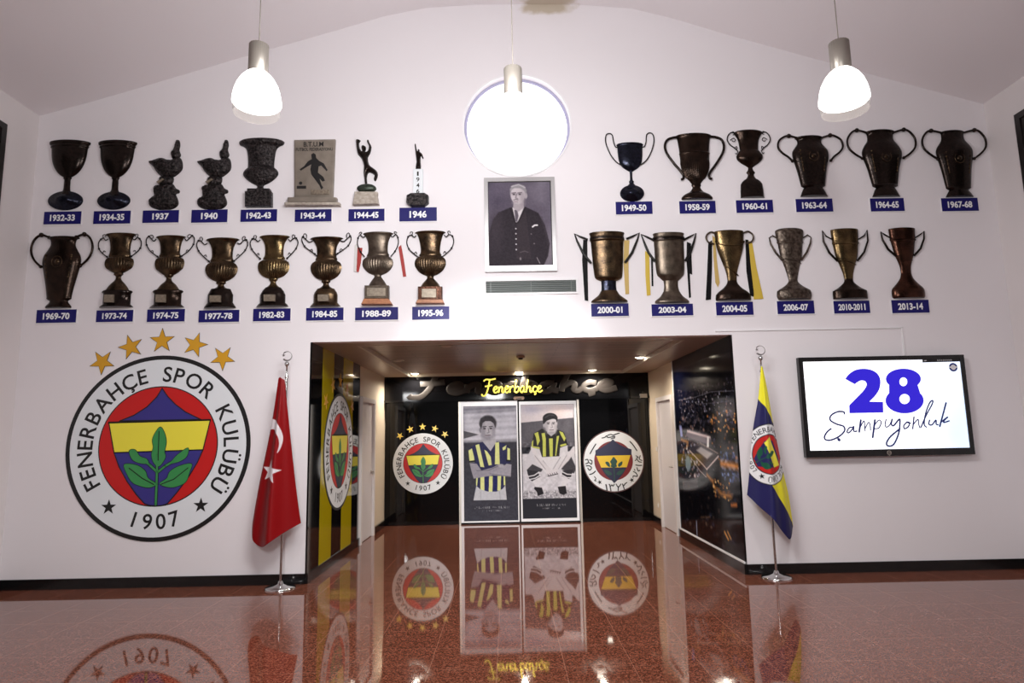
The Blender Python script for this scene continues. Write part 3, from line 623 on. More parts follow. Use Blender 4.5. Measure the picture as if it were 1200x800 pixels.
    cv.line([(cx + 1.2, cy - 2), (cx + 2.2, cy + 2.4), (cx + 0.2, cy + 3)], 0.7, (140, 136, 144), 0.8); cv.line([(cx - 1.2, cy + 5.6), (cx + 3.0, cy + 5.5)], 0.9, (104, 96, 104), 0.7); cv.ell(cx + 1, cy + 8.6, 3.5, 1.4, (150, 146, 154), 0.9, 0.7)
    cv.ell(cx + 5.6, cy + 4, 1.8, 6, (168, 164, 172), 1, 0.5)
    cv.noise(50, 10)
    cv.poly(C1((620, 377), (1170, 375), (1170, 580), (620, 580)), (40, 40, 48), 0.5)
    scribble(cv, 644, 593, 34, 2.4, (215, 215, 220), 20); scribble(cv, 643.5, 596.8, 20, 1.5, (180, 180, 186), 16); return cv
def leaf(nm, px0, px1, cv, cpx, label, plabel):
    a, b = at(px0, 540, D - 0.05), at(px1, 540, D - 0.05); x0, x1 = a[0], b[0]; cx = (x0 + x1) / 2; hw = (x1 - x0) / 2
    zt = at((px0 + px1) / 2, 469.8, D - 0.05)[2]; zb = 0.03
    r = empty(nm, wallframe(cx, 0, D - 0.03)); struct(r, label, 'door')
    py0, py1 = at(600, cpx[3], D - 0.06)[2], at(600, cpx[1], D - 0.06)[2]; qx0, qx1 = at(cpx[0], 540, D - 0.06)[0] - cx, at(cpx[2], 540, D - 0.06)[0] - cx
    MB().prism([[(-hw, zb), (hw, zb), (hw, zt), (-hw, zt)], [(qx0, py0), (qx1, py0), (qx1, py1), (qx0, py1)][::-1]], 0.0, 0.035).build('door_frame', 'door_alu', r)
    MB().box((qx0 - 0.01, py0 - 0.01, 0.006), (qx1 + 0.01, py1 + 0.01, 0.022)).build('glass', 'black_glass', r)
    pr = empty('poster', wallframe(cx, (py0 + py1) / 2, D - 0.053)); tag(pr, plabel, 'poster', 'player posters on the sliding doors'); hz = (py1 - py0) / 2
    print_sheet('print', cv, qx0 + 0.004, -hz + 0.004, qx1 - 0.004, hz - 0.004, 0.0015, 'photo', pr)
    MB().box((qx0 + 0.004, -hz + 0.004, 0.0), (qx1 - 0.004, hz - 0.004, 0.001)).build('backing', 'white_board', pr)
leaf('door_3', 540.2, 607.6, poster_standing(), (543.4, 475, 606.2, 609.6), 'left white framed sliding door at the end of the passage', 'poster of a person in striped shirt with folded arms on left door')
leaf('door_4', 609.4, 677.2, poster_crouching(), (611.4, 474.4, 674.4, 608), 'right white framed sliding door at the end of the passage', 'poster of a crouching person in striped shirt and shorts on right door')
for sx, lb in ((539, 'grey metal post left of the sliding doors'), (679.2, 'grey metal post right of the sliding doors')):
    p = at(sx, 540, D - 0.05); r = MB().box((p[0] - 0.018, D, 0), (p[0] + 0.018, D - 0.075, zh - 0.03)).build('trim_3' if sx < 600 else 'trim_4', 'alu'); struct(r, lb, 'trim')
struct(MB().box((at(540, 540, D)[0], D, 0), (at(678, 540, D)[0], D - 0.075, 0.02)).build('trim_5', 'black_stone'), 'dark threshold strip beneath the sliding doors', 'trim')

# ------------------------------------------------------------------ club emblem (vector drawing in unit radius)
def EM(*ps):                                        # drawing coordinates -> unit disc
    return [((x - (374 + (454 - y) * 0.054)) / 320, (454 - y) / 320) for x, y in ps]
RING = 'FENERBAHÇE SPOR KULÜBÜ'
def ring_letters(a0, a1, h, rb, bold=0.0):          # [(char, angle, radius, width, height)] running clockwise
    ws = []
    for ch in RING:
        if ch == ' ': ws.append(0.62); continue
        t = text(ch, bold); ws.append((t[3] - t[2]) + 0.13)
    tot = sum(ws); out = []; s = 0
    for ch, w in zip(RING, ws):
        if ch != ' ':
            t = text(ch, bold); base = text('E', bold); caph = base[5] - base[4]
            k = h / caph; out.append((ch, a0 + (a1 - a0) * (s + w / 2) / tot, rb, k))
        s += w
    return out
def put_char(mb, ch, ang, rb, k, z, bold=0.0, bottom=False, wk=1.0):
    v, f, x0, x1, y0, y1 = text(ch, bold); t = ang - PI / 2 if not bottom else ang + PI / 2; c, s = math.cos(t), math.sin(t); out = []
    for p in v:
        a = (p[0] - (x0 + x1) / 2) * k * wk; b = p[1] * k
        rr = rb + b if not bottom else -rb + b
        out.append((a * c - rr * s, a * s + rr * c, z))
    mb.add(out, f)
LEAF_C = spline(EM((383, 386), (398, 410), (403, 440), (397, 470), (400, 490), (385, 515), (372, 520), (358, 505), (352, 480), (358, 455), (355, 430), (365, 405)), 4, True)
LEAF_SL = spline(EM((275, 466), (295, 463), (312, 485), (335, 495), (340, 510), (310, 508), (285, 495)), 4, True)
LEAF_SR = spline(EM((478, 460), (474, 488), (450, 505), (418, 512), (425, 500), (445, 480)), 4, True)
LEAF_BL = spline(EM((258, 512), (300, 515), (330, 535), (340, 560), (368, 580), (345, 592), (310, 585), (285, 572), (268, 545)), 4, True)
LEAF_BR = spline(EM((490, 514), (482, 545), (470, 575), (440, 590), (410, 592), (380, 580), (405, 562), (415, 540), (445, 522)), 4, True)
def emblem(mtx, R, label, group=None, rim=True, th=0.006, navy='navy', zs=1.0):
    r = empty('club_emblem', mtx); tag(r, label, 'emblem', group); sc = lambda l: [(x * R, y * R) for x, y in l]; d = 0.0008
    MB().prism(sc(circ(0, 0, 1.0 if rim else 0.985, 96)), 0, th).build('rim', 'black' if rim else 'white', r)
    MB().flat(sc(circ(0, 0, 0.955 if rim else 0.985, 96)), th + d).build('white_ring', 'white', r)
    MB().flat(sc(circ(0, 0.012, 0.648, 72)), th + 2 * d).build('inner_outline', 'black', r)
    MB().flat(sc(circ(0, 0.012, 0.636, 72)), th + 3 * d).build('red_field', 'red', r)
    sh = MB(); lw = 0.012
    top = EM((388, 250), (370, 280), (335, 315), (290, 343), (240, 362)) + EM((523, 362), (470, 335), (435, 308), (408, 280))
    bot = EM((222, 471), (240, 520), (268, 570), (300, 615), (328, 646), (345, 652), (367, 655), (390, 653), (406, 648), (440, 610), (480, 558), (510, 510), (530, 467))
    sh.flat(sc(top), th + 5 * d); sh.flat(sc(bot), th + 5 * d); sh.build('navy_shield', navy, r)
    MB().flat(sc(EM((203, 368), (556, 365), (530, 467), (222, 471))), th + 5 * d).build('yellow_band', 'yellow', r)
    ol = MB()
    for l in (top + top[:1], bot + bot[:1], EM((203, 368), (556, 365), (530, 467), (222, 471), (203, 368))): ol.stroke(sc(l), lw * R, th + 6 * d)
    ol.stroke(sc(EM((203, 367), (556, 364))), 0.02 * R, th + 6 * d); ol.build('outline', 'black', r)
    lf = MB(); lo = MB()
    for l in (LEAF_C, LEAF_SL, LEAF_SR, LEAF_BL, LEAF_BR):
        lf.flat(sc(l), th + 8 * d); lo.stroke(sc(l + l[:1]), 0.012 * R, th + 7 * d)
    for l in (EM((367, 650), (370, 580), (372, 480)), EM((372, 540), (345, 515), (325, 500)), EM((374, 540), (400, 520), (430, 503))):
        lf.stroke(sc(l), 0.022 * R, th + 8.5 * d); lo.stroke(sc(l), 0.036 * R, th + 7 * d)
    for l in (EM((378, 400), (375, 500)), EM((275, 525), (320, 560), (360, 582)), EM((478, 528), (430, 565), (385, 582))): lo.stroke(sc(l), 0.010 * R, th + 9.2 * d)
    lf.build('oak_leaf', 'green', r); lo.build('leaf_outline', 'black', r)
    words = [[], [], []]; n_ = 0
    for ch, a, rb, k in ring_letters(math.radians(214), math.radians(-38), 0.165, 0.712, 0.012):
        words[0 if n_ < 10 else 1 if n_ < 14 else 2].append((ch, a, rb, k)); n_ += 1
    for wd in words:
        lt = MB()
        for ch, a, rb, k in wd: put_char(lt, ch, a, rb * R, k * R, th + 3 * d, 0.012)
        lt.build('lettering', 'black', r)
    lt = MB()
    for i, ch in enumerate('1907'): put_char(lt, ch, math.radians(-90 + (i - 1.5) * 10.5), 0.87 * R, 0.165 / 0.73 * R, th + 3 * d, 0.012, bottom=True)
    lt.build('numerals', 'black', r)
    for a in (-128, -52): MB().flat(sc(star(0.8 * math.cos(math.radians(a)), 0.8 * math.sin(math.radians(a)), 0.085, PI / 2)), th + 3 * d).build('small_star', 'black', r)
    return r
ORD = ('leftmost', 'second from left', 'middle', 'second from right', 'rightmost')
ec = at(185.8, 523.4); er = 107.6 * zat(ec[0], 0, 523.4)[1]
emblem(wallframe(ec[0], ec[2]), er, 'large round club emblem on the white wall left of the red flag')
for i, (x, y) in enumerate(((360, 697), (494, 626), (641, 597), (796, 616), (925, 678))):
    p = at(30 + x / 4, 250 + y / 4); R = 15.3 * zat(p[0], 0, 400)[1]; a = math.atan2(p[2] - ec[2], p[0] - ec[0])
    r = empty('gold_star', wallframe(p[0], p[2])); tag(r, 'gold star over the large wall emblem, %s of the five' % ORD[i], 'star', 'gold stars over the large wall emblem')
    MB().prism(star(0, 0, R, a, 0.40), 0, 0.005).build('outline', 'black', r); MB().flat(star(0, 0, R * 0.93, a, 0.40), 0.006).build('gold_face', 'gold', r)
# back left emblem on the black glass
YG = D - 0.031
p = at(495.6, 543, YG); R = 35.6 * zat(p[0], YG, 543)[1]; g = 'gold stars over the emblem on black glass'
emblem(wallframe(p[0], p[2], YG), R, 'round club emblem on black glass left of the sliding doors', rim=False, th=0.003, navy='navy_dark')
for i, (x, y) in enumerate(((150, 165), (247, 103), (362, 80), (477, 97), (571, 150))):
    q = at(450 + x / 8, 490 + y / 8, YG); a = math.atan2(q[2] - p[2], q[0] - p[0]); o = MB().prism(star(0, 0, R * 0.125, a), 0, 0.003).build('gold_star', 'gold_pale')
    o.matrix_world = wallframe(q[0], q[2], YG); tag(o, 'small pale gold star on black glass over the emblem, %s of five' % ORD[i], 'star', g)
# old emblem with Ottoman lettering, right of the doors
p = at(719, 540, YG); R = 36 * zat(p[0], YG, 540)[1]; r = empty('old_club_emblem', wallframe(p[0], p[2], YG)); tag(r, 'round emblem with old curving script on black glass right of the doors', 'emblem')
Q = lambda *ps: [((x - 348 - (y - 400) * 0.01) / 288 * R, (400 - y) / 288 * R) for x, y in ps]
MB().prism(circ(0, 0, R, 80), 0, 0.003).build('rim', mat('emblem_dark_rim', (78, 46, 48), 0.4), r)
MB().flat(circ(0, 0, R * 0.965, 80), 0.004).build('white_ring', 'white', r); MB().flat(circ(0, 0.01 * R, R * 0.63, 64), 0.005).build('red_field', mat('emblem_dark_red', (120, 24, 30), 0.4), r)
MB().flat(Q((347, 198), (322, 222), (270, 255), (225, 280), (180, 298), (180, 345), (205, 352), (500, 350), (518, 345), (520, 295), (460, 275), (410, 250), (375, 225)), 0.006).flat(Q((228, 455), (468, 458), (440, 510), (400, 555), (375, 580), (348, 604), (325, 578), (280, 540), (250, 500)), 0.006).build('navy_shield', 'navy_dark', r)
MB().flat(Q((188, 350), (508, 348), (470, 460), (230, 458)), 0.0065).build('yellow_band', 'yellow_deep', r)
lf = MB()
for l in (((348, 362), (370, 385), (382, 405), (372, 430), (378, 450), (348, 460), (318, 450), (325, 430), (315, 405), (330, 385)), ((270, 410), (295, 405), (312, 430), (310, 455), (285, 440)), ((430, 405), (425, 435), (395, 455), (388, 435), (405, 415)),
          ((258, 480), (300, 490), (330, 520), (300, 530), (270, 510)), ((445, 480), (430, 510), (400, 530), (370, 520), (400, 490))): lf.flat(spline(Q(*l), 4, True), 0.0075)
lf.stroke(Q((348, 455), (352, 520), (350, 580)), 0.03 * R, 0.0075); lf.build('oak_leaf', 'green_dark', r)
STROKES = [(((130, 328), (155, 285), (185, 240)), 10), (((508, 222), (540, 260), (570, 308)), 10), (((245, 185), (270, 180), (290, 165), (300, 180), (330, 178), (365, 172), (360, 190)), 9), (((300, 160), (330, 152), (350, 160), (380, 150), (410, 142)), 9), (((330, 195), (355, 185)), 8),
             (((85, 385), (105, 380), (110, 410), (85, 420)), 9), (((125, 385), (145, 395), (140, 425), (120, 410)), 9), (((90, 440), (120, 440), (140, 460), (120, 480), (105, 460)), 9), (((120, 520), (150, 510), (175, 490)), 10), (((165, 540), (178, 560), (165, 575), (180, 580)), 8),
             (((560, 355), (580, 370), (560, 380)), 8), (((600, 355), (590, 385), (615, 400)), 8), (((550, 400), (570, 390), (585, 410), (610, 415)), 8), (((555, 440), (580, 445), (610, 445)), 9), (((565, 465), (575, 495), (590, 490)), 9), (((530, 500), (555, 515), (565, 545), (530, 540), (525, 555)), 9), (((540, 480), (545, 490)), 8),
             (((270, 615), (275, 640), (278, 668)), 12), (((300, 612), (312, 630), (325, 618), (335, 630), (348, 612)), 9), (((305, 615), (315, 672)), 10), (((365, 612), (385, 640), (410, 612)), 9), (((385, 635), (382, 670)), 10), (((425, 615), (435, 628), (448, 612), (465, 600)), 9), (((425, 612), (440, 660)), 10)]
for i0, i1 in ((0, 1), (1, 2), (2, 5), (5, 10), (10, 17), (17, 18), (18, 20), (20, 22), (22, 24)):
    ot = MB()
    for l, w in STROKES[i0:i1]: ot.stroke(spline(Q(*l), 4), w / 288 * R, 0.0055)
    ot.build('lettering', 'black', r)
for cx, cy in ((212, 592), (513, 578)): MB().flat(star(*Q((cx, cy))[0], 0.085 * R, PI / 2 + 0.3), 0.0055).build('small_star', 'black', r)

# ------------------------------------------------------------------ striped gloss panel, left of the passage
r = empty('striped_panel', side_frame(OX0 + 0.0015, 0, True)); tag(r, 'glossy black panel with yellow stripes on the left of the passage opening', 'wall panel')
ys = [0.0] + [yl(x) for x in (375.5, 389, 400.5, 412)] + [pl1]
MB().box((0.0, ZB, 0), (pl1, H - 0.002, 0.018)).build('black_board', 'gloss_black', r)
mb = MB()
for a, b in ((1, 2), (3, 4)): mb.box((ys[a], ZB, 0.016), (ys[b], H - 0.002, 0.0195))
mb.build('yellow_stripe', 'stripe_yellow', r)
y0, y1 = yl(378.3, 528), yl(413.2, 528); zc = (atx(393, 459.5, xl)[2] + atx(395, 598, xl)[2]) / 2; R = (atx(394, 459.5, xl)[2] - atx(394, 598, xl)[2]) / 2
Re = (R + abs(y1 - y0) / 2) / 2; print('left emblem', R, abs(y1 - y0) / 2)
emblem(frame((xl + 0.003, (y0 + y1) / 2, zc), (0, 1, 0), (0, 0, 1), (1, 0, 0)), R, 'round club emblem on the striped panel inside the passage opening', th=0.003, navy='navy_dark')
for i in range(5):
    a = math.radians(90 + (2 - i) * 24); q = ((y0 + y1) / 2 + R * 1.22 * math.cos(a), zc + R * 1.22 * math.sin(a))
    o = MB().prism(star(0, 0, R * 0.14, a), 0, 0.003).build('gold_star', 'gold'); o.matrix_world = frame((xl + 0.003, q[0], q[1]), (0, 1, 0), (0, 0, 1), (1, 0, 0))
    tag(o, 'small gold star on the striped panel over its emblem, %s of five' % ORD[i], 'star', 'gold stars on the striped panel')

# ------------------------------------------------------------------ night city panel, right of the passage
r = empty('city_panel', side_frame(OX1 - 0.0015, 0, False)); tag(r, 'glossy night photograph of a city and stadium on the right passage wall', 'wall panel')
zb2 = atx(840, 644, xr)[2]
MB().box((-pr1, ZB + 0.005, 0), (0, H - 0.002, 0.018)).build('board', 'gloss_black', r)
def CP(ps, ox, oy, sc): return [(-q[1], q[2]) for q in (atx(ox + x / sc, oy + y / sc, xr) for x, y in ps)]
K1 = lambda *ps: CP(ps, 785, 430, 6.15); K2 = lambda *ps: CP(ps, 795, 520, 5.72)
cv = Canvas(-pr1, H, 0.0, zb2, 170, 330, (9, 9, 13))
cv.poly([(-pr1, 2.6), (-pr1 * 0.3, 2.6), (-pr1 * 0.6, 1.9), (-pr1, 1.7)], (12, 14, 34), 0.5, 0.8)
rr = random.Random(9)
def spark(pts, n, cols, sz=(0.010, 0.028)):
    P = np.array(pts); x0, y0 = P.min(0); x1, y1 = P.max(0)
    for _ in range(n):
        x, y = rr.uniform(x0, x1), rr.uniform(y0, y1); c = rr.choice(cols); s = rr.uniform(*sz); cv.ell(x, y, s * 1.7, s, c, 0.9, rr.uniform(0.3, 0.95))
cold = [(150, 150, 170), (110, 112, 130), (190, 186, 190), (70, 66, 84), (120, 96, 90)]; warm = [(206, 146, 70), (160, 104, 56), (216, 176, 120), (110, 74, 52)]; dim = [(58, 54, 62), (80, 70, 72), (46, 46, 60)]
spark(K1((60, 190), (450, 60), (470, 380), (70, 380)), 240, dim); spark(K1((70, 220), (460, 150), (470, 330), (80, 380)), 90, cold, (0.006, 0.016))
spark(K1((70, 400), (480, 330), (490, 620), (80, 700)), 220, dim + warm[1:2] + cold[3:]); spark(K1((290, 330), (470, 330), (480, 470), (290, 440)), 50, warm, (0.008, 0.02))
spark(K1((80, 560), (200, 540), (200, 760), (90, 780)), 90, cold); spark(K2((280, 60), (400, 60), (410, 240), (290, 240)), 90, [(70, 86, 130), (100, 120, 160), (50, 56, 90)])
cv.line(K1((62, 238), (180, 215), (300, 175), (440, 170)), 0.012, (150, 146, 156), 0.02, 0.5); cv.line(K1((190, 265), (340, 255), (460, 240)), 0.012, (120, 116, 126), 0.02, 0.5)
cv.poly(K1((120, 455), (160, 455), (275, 490), (300, 520), (270, 560), (200, 540), (110, 500)), (84, 74, 84), 0.05); cv.line(K1((125, 460), (290, 505)), 0.03, (206, 190, 190), 0.03, 0.8); cv.line(K1((80, 520), (130, 540), (120, 570)), 0.04, (206, 150, 90), 0.05, 0.7)
cv.poly(K1((135, 590), (215, 545), (345, 620), (350, 660), (260, 745), (240, 720)), (40, 34, 38), 0.03); cv.poly(K1((188, 598), (222, 572), (310, 622), (268, 662)), (142, 138, 140), 0.03)
for l, c in ((((140, 600), (240, 705), (265, 735)), (170, 156, 150)), (((265, 735), (350, 640)), (190, 176, 176)), (((150, 650), (215, 745), (260, 790)), (140, 130, 128)), (((215, 545), (345, 620)), (110, 96, 92))): cv.line(K1(*l), 0.022, c, 0.02, 0.9)
cv.poly(K1((268, 500), (280, 500), (280, 575), (266, 575)), (226, 224, 226), 0.02); cv.poly(K1((66, 420), (82, 420), (92, 500), (76, 505)), (110, 116, 160), 0.03)
cv.ell(*K1((130, 690))[0], 0.14, 0.11, (96, 112, 122), 0.5); cv.poly(K2((25, 240), (130, 225), (130, 300), (30, 310)), (74, 70, 74), 0.06, 0.8)
cv.line(K2((190, 205), (230, 250), (240, 290), (290, 335), (355, 350)), 0.05, (196, 130, 60), 0.07, 0.75); cv.line(K2((285, 130), (395, 150)), 0.07, (200, 128, 56), 0.07, 0.8); cv.line(K2((355, 408), (390, 408)), 0.04, (200, 120, 60), 0.05, 0.8)
spark(K2((230, 250), (330, 250), (350, 350), (240, 350)), 40, warm, (0.008, 0.02)); spark(K2((40, 320), (400, 320), (420, 640), (40, 600)), 70, [(50, 40, 40), (70, 56, 50), (40, 44, 60)], (0.01, 0.03))
cv.line(K2((310, 590), (335, 640)), 0.035, (190, 130, 60), 0.03, 0.9); cv.line(K2((330, 590), (352, 635)), 0.03, (190, 130, 60), 0.03, 0.8); cv.line(K2((120, 520), (124, 620)), 0.03, (170, 180, 210), 0.03, 0.8); cv.line(K2((150, 490), (210, 490)), 0.02, (120, 84, 60), 0.04, 0.6)
pc = K1((218, 60))[0]; th = np.linspace(0, 2 * PI, 40); cv.line([(pc[0] + 0.24 * math.cos(t), pc[1] + 0.34 * math.sin(t)) for t in th], 0.012, (60, 60, 66), 0.02, 0.8)
cv.line([(pc[0] + 0.08 * math.cos(t), pc[1] - 0.2 + 0.1 * math.sin(t)) for t in th], 0.012, (64, 64, 70), 0.02, 0.7)
cv.I = cv.I * 1.3
print_sheet('print', cv, -pr1 + 0.02, zb2, 0.0, H - 0.004, 0.0195, 'photo_gloss', r)
mb = MB().box((-pr1, max(zb2, ZB + 0.004), 0.0), (0, max(zb2, ZB + 0.004) + 0.022, 0.030)); mb.box((-pr1, ZB, 0), (-pr1 + 0.022, H - 0.002, 0.028)); mb.build('edge_strip', 'white_board', r)
for (px, py), lb in (((770, 526), 'small wall switch beside the right passage door'), ((772, 592), 'small wall socket low on the right passage wall')):
    q = atx(px, py, OX1); s_ = empty('wall_socket', frame(q, (0, -1, 0), (0, 0, 1), (-1, 0, 0))); tag(s_, lb, 'switch')
    MB().box((-0.04, -0.04, 0), (0.04, 0.04, 0.01)).build('plate', 'cream_plastic', s_); MB().box((-0.02, -0.025, 0.01), (0.02, 0.025, 0.014)).build('rocker', 'white_board', s_)

# ------------------------------------------------------------------ framed portrait, vent, cable duct
def rect(px0, py0, px1, py1, Y=0.0):
    c = at((px0 + px1) / 2, (py0 + py1) / 2, Y); k = zat(c[0], Y, (py0 + py1) / 2)[1]; zt = zat(c[0], Y, py0)[0]; zb = zat(c[0], Y, py1)[0]
    return c[0], (zt + zb) / 2, (px1 - px0) * k / 2, (zt - zb) / 2
cx, cz, hw, hh = rect(568, 209, 651, 318.5); r = empty('framed_portrait', wallframe(cx, cz)); tag(r, 'silver framed old photograph of a person in dark three piece suit', 'picture')
fw = hw * 0.105; fh = hh * 0.085
MB().prism([[(-hw, -hh), (hw, -hh), (hw, hh), (-hw, hh)], [(-hw + fw, -hh + fh * 1.4), (hw - fw, -hh + fh * 1.4), (hw - fw, hh - fh), (-hw + fw, hh - fh)][::-1]], 0, 0.035).build('frame', 'silver_frame', r)
mb = MB().box((-hw + fw, -hh + fh * 1.4, 0.004), (hw - fw, hh - fh, 0.012)); mb.build('mount', 'black', r)
cv = Canvas(68, 74, 458, 602, 150, 203, (92, 84, 98)); cv.ell(400, 120, 120, 140, (118, 110, 124), 1.5, 0.8); cv.ell(110, 150, 80, 150, (82, 74, 90), 1.5, 0.8); cv.ell(440, 540, 60, 120, (140, 132, 140), 1.5, 0.7); cv.noise(6, 22)
cv.poly([(68, 605), (68, 400), (95, 310), (130, 265), (205, 235), (300, 232), (380, 272), (420, 350), (447, 470), (435, 545), (405, 605)], (46, 39, 46), 6)
cv.ell(110, 380, 40, 110, (62, 54, 62), 1.4, 0.7); cv.line([(400, 300), (425, 400), (440, 470)], 10, (66, 58, 66), 14, 0.6); cv.poly([(215, 240), (245, 335), (235, 560), (330, 560), (310, 340), (296, 238)], (54, 46, 52), 6)
cv.poly([(218, 235), (238, 330), (252, 328), (292, 232)], (212, 206, 210), 4); cv.poly([(230, 250), (248, 250), (256, 290), (246, 330), (236, 320)], (96, 88, 98), 4)
cv.line([(205, 240), (236, 335)], 6, (34, 28, 34), 5); cv.line([(300, 236), (250, 332)], 7, (34, 28, 34), 5)
cv.poly([(226, 200), (290, 195), (290, 238), (255, 262), (222, 238)], (170, 160, 166), 5)
cv.ell(304, 160, 10, 20, (176, 166, 172), 0.4); cv.ell(254, 152, 46, 62, (196, 186, 191), 0.14); cv.ell(285, 175, 18, 46, (150, 140, 148), 1.2, 0.6); cv.ell(240, 205, 22, 10, (170, 160, 168), 1.0, 0.5)
cv.poly([(205, 150), (205, 115), (222, 92), (260, 84), (295, 95), (310, 125), (306, 155), (296, 130), (270, 112), (235, 110), (216, 122)], (146, 141, 146), 7); cv.line([(215, 100), (260, 88), (300, 108)], 6, (196, 192, 196), 6, 0.9)
for ex in (229, 266): cv.ell(ex, 149, 14, 9, (140, 130, 137), 1.2, 0.7); cv.line([(ex - 13, 142), (ex + 13, 140)], 4.5, (88, 79, 86), 5); cv.ell(ex, 151, 6.5, 4, (58, 50, 58), 0.8) 
cv.line([(246, 150), (240, 174), (252, 179)], 7, (120, 110, 118), 7, 0.9); cv.line([(227, 187), (240, 184), (255, 187)], 4.5, (104, 95, 102), 5); cv.line([(230, 198), (252, 198)], 3.5, (130, 110, 118), 4)
cv.line([(342, 360), (356, 350), (372, 350)], 9, (240, 235, 238), 4)
for y in (370, 402, 435, 468, 502): cv.ell(237, y, 4.5, 4.5, (206, 200, 204), 0.4)
for x, y in ((333, 405), (350, 466)): cv.ell(x, y, 5, 4, (110, 102, 108), 0.5)
cv.line([(262, 520), (290, 512), (310, 520)], 5, (110, 100, 106), 6, 0.7); cv.ell(262, 560, 6, 9, (120, 112, 116), 0.8); cv.line([(365, 555), (382, 590)], 4, (180, 172, 176), 4, 0.8); cv.noise(60, 10)
print_sheet('photograph', cv, -hw + fw * 1.12, -hh + fh * 1.5, hw - fw * 1.25, hh - fh * 1.15, 0.0145, 'photo', r)

cx, cz, hw, hh = rect(567.3, 327, 677.2, 345); r = empty('vent_grille', wallframe(cx, cz)); tag(r, 'long grey louvred air vent beneath the framed portrait', 'vent')
MB().prism([[(-hw, -hh), (hw, -hh), (hw, hh), (-hw, hh)], [(-hw + 0.02, -hh + 0.02), (hw - 0.02, -hh + 0.02), (hw - 0.02, hh - 0.02), (-hw + 0.02, hh - 0.02)][::-1]], 0, 0.015).build('frame', 'white_board', r)
MB().box((-hw + 0.02, -hh + 0.02, 0.001), (hw - 0.02, hh - 0.02, 0.003)).build('back_plate', 'grille_dark', r)
for i in range(6):
    z = -hh + 0.02 + (2 * hh - 0.04) * (i + 0.5) / 6
    MB().add([(-hw + 0.02, z - 0.008, 0.013), (hw - 0.02, z - 0.008, 0.013), (hw - 0.02, z + 0.006, 0.004), (-hw + 0.02, z + 0.006, 0.004), (-hw + 0.02, z - 0.010, 0.011), (hw - 0.02, z - 0.010, 0.011)], [(0, 1, 2, 3), (4, 5, 1, 0)]).build('slat', 'grille', r)
for x in (-hw + 0.075, 0.0, hw - 0.075): MB().box((x - 0.004, -hh + 0.02, 0.003), (x + 0.004, hh - 0.02, 0.0135)).build('divider', 'grille', r)

a, b, c, d = at(838, 387.5), at(1057, 383.5), at(1057, 383.5), at(1060, 416)
mb = MB().box((a[0], a[2] - 0.01, 0), (b[0], a[2] + 0.004, 0.012)).box((b[0] - 0.014, d[2], 0), (b[0], a[2] + 0.004, 0.012))
o = mb.build('cable_duct', 'white_board'); o.matrix_world = wallframe(0, 0); tag(o, 'thin white cable duct running across the wall to the television', 'cable duct')

# ------------------------------------------------------------------ television
YT = -0.085
cx, cz, hw, hh = rect(939.6, 417.2, 1136.4, 534, YT); r = empty('television', wallframe(cx, cz)); tag(r, 'wide black television on the right wall showing a blue number', 'television')
V8 = lambda x, y: at(930 + x / 5.4545, 405 + y / 5.4545, YT)
def T8(*ps): return [(q[0] - cx, q[2] - cz) for q in (V8(*p) for p in ps)]
MB().box((-hw, -hh, 0.03), (hw, hh, 0.08)).build('casing', 'plastic_black', r)
MB().box((-0.25, -0.2, 0.0), (0.25, 0.2, 0.03)).build('wall_bracket', 'plastic_black', r)
bl, br_, bt, bb = 0.047, 0.047, 0.047, 0.073
MB().prism([[(-hw, -hh), (hw, -hh), (hw, hh), (-hw, hh)], [(-hw + bl, -hh + bb), (hw - br_, -hh + bb), (hw - br_, hh - bt), (-hw + bl, hh - bt)][::-1]], 0.08, 0.09).build('bezel', 'plastic_black', r)
cv = Canvas(0, 0, 1, 0.57, 120, 70, (250, 251, 254)); cv.ell(1.0, 0.2, 0.22, 0.4, (214, 226, 246), 1.5); cv.ell(0.95, 0.5, 0.14, 0.2, (186, 206, 236), 1.5, 0.7); cv.ell(0.6, 0.53, 0.14, 0.07, (216, 226, 242), 1.2, 0.8); cv.noise(10, 5)
sc_ = print_sheet('screen', cv, -hw + bl, -hh + bb, hw - br_, hh - bt, 0.081, 'screen', r)
two = T8(*spline([(330, 212), (355, 180), (395, 155), (440, 147), (490, 152), (530, 172), (552, 205), (555, 245), (545, 285), (520, 322)], 3), (485, 357), (572, 358), (574, 427), (357, 431), (356, 380), *spline([(440, 295), (462, 265), (467, 242), (455, 225), (430, 222), (405, 235), (392, 246)], 3))
e8 = [(702 + 112 * math.cos(t), 212 - 66 * math.sin(t)) for t in np.linspace(-0.62, PI + 0.62, 30)] + [(710 + 122 * math.cos(t), 350 - 82 * math.sin(t)) for t in np.linspace(PI - 0.62, 2 * PI + 0.62, 30)]
eight = [T8(*e8), T8(*[(702 + 25 * math.cos(t), 230 - 28 * math.sin(t)) for t in np.linspace(0, -2 * PI, 25)[:-1]]), T8(*[(710 + 33 * math.cos(t), 340 - 32 * math.sin(t)) for t in np.linspace(0, -2 * PI, 25)[:-1]])]
MB().flat(two, 0.0822).flat(eight, 0.0822).build('numerals', 'screen_blue', sc_)
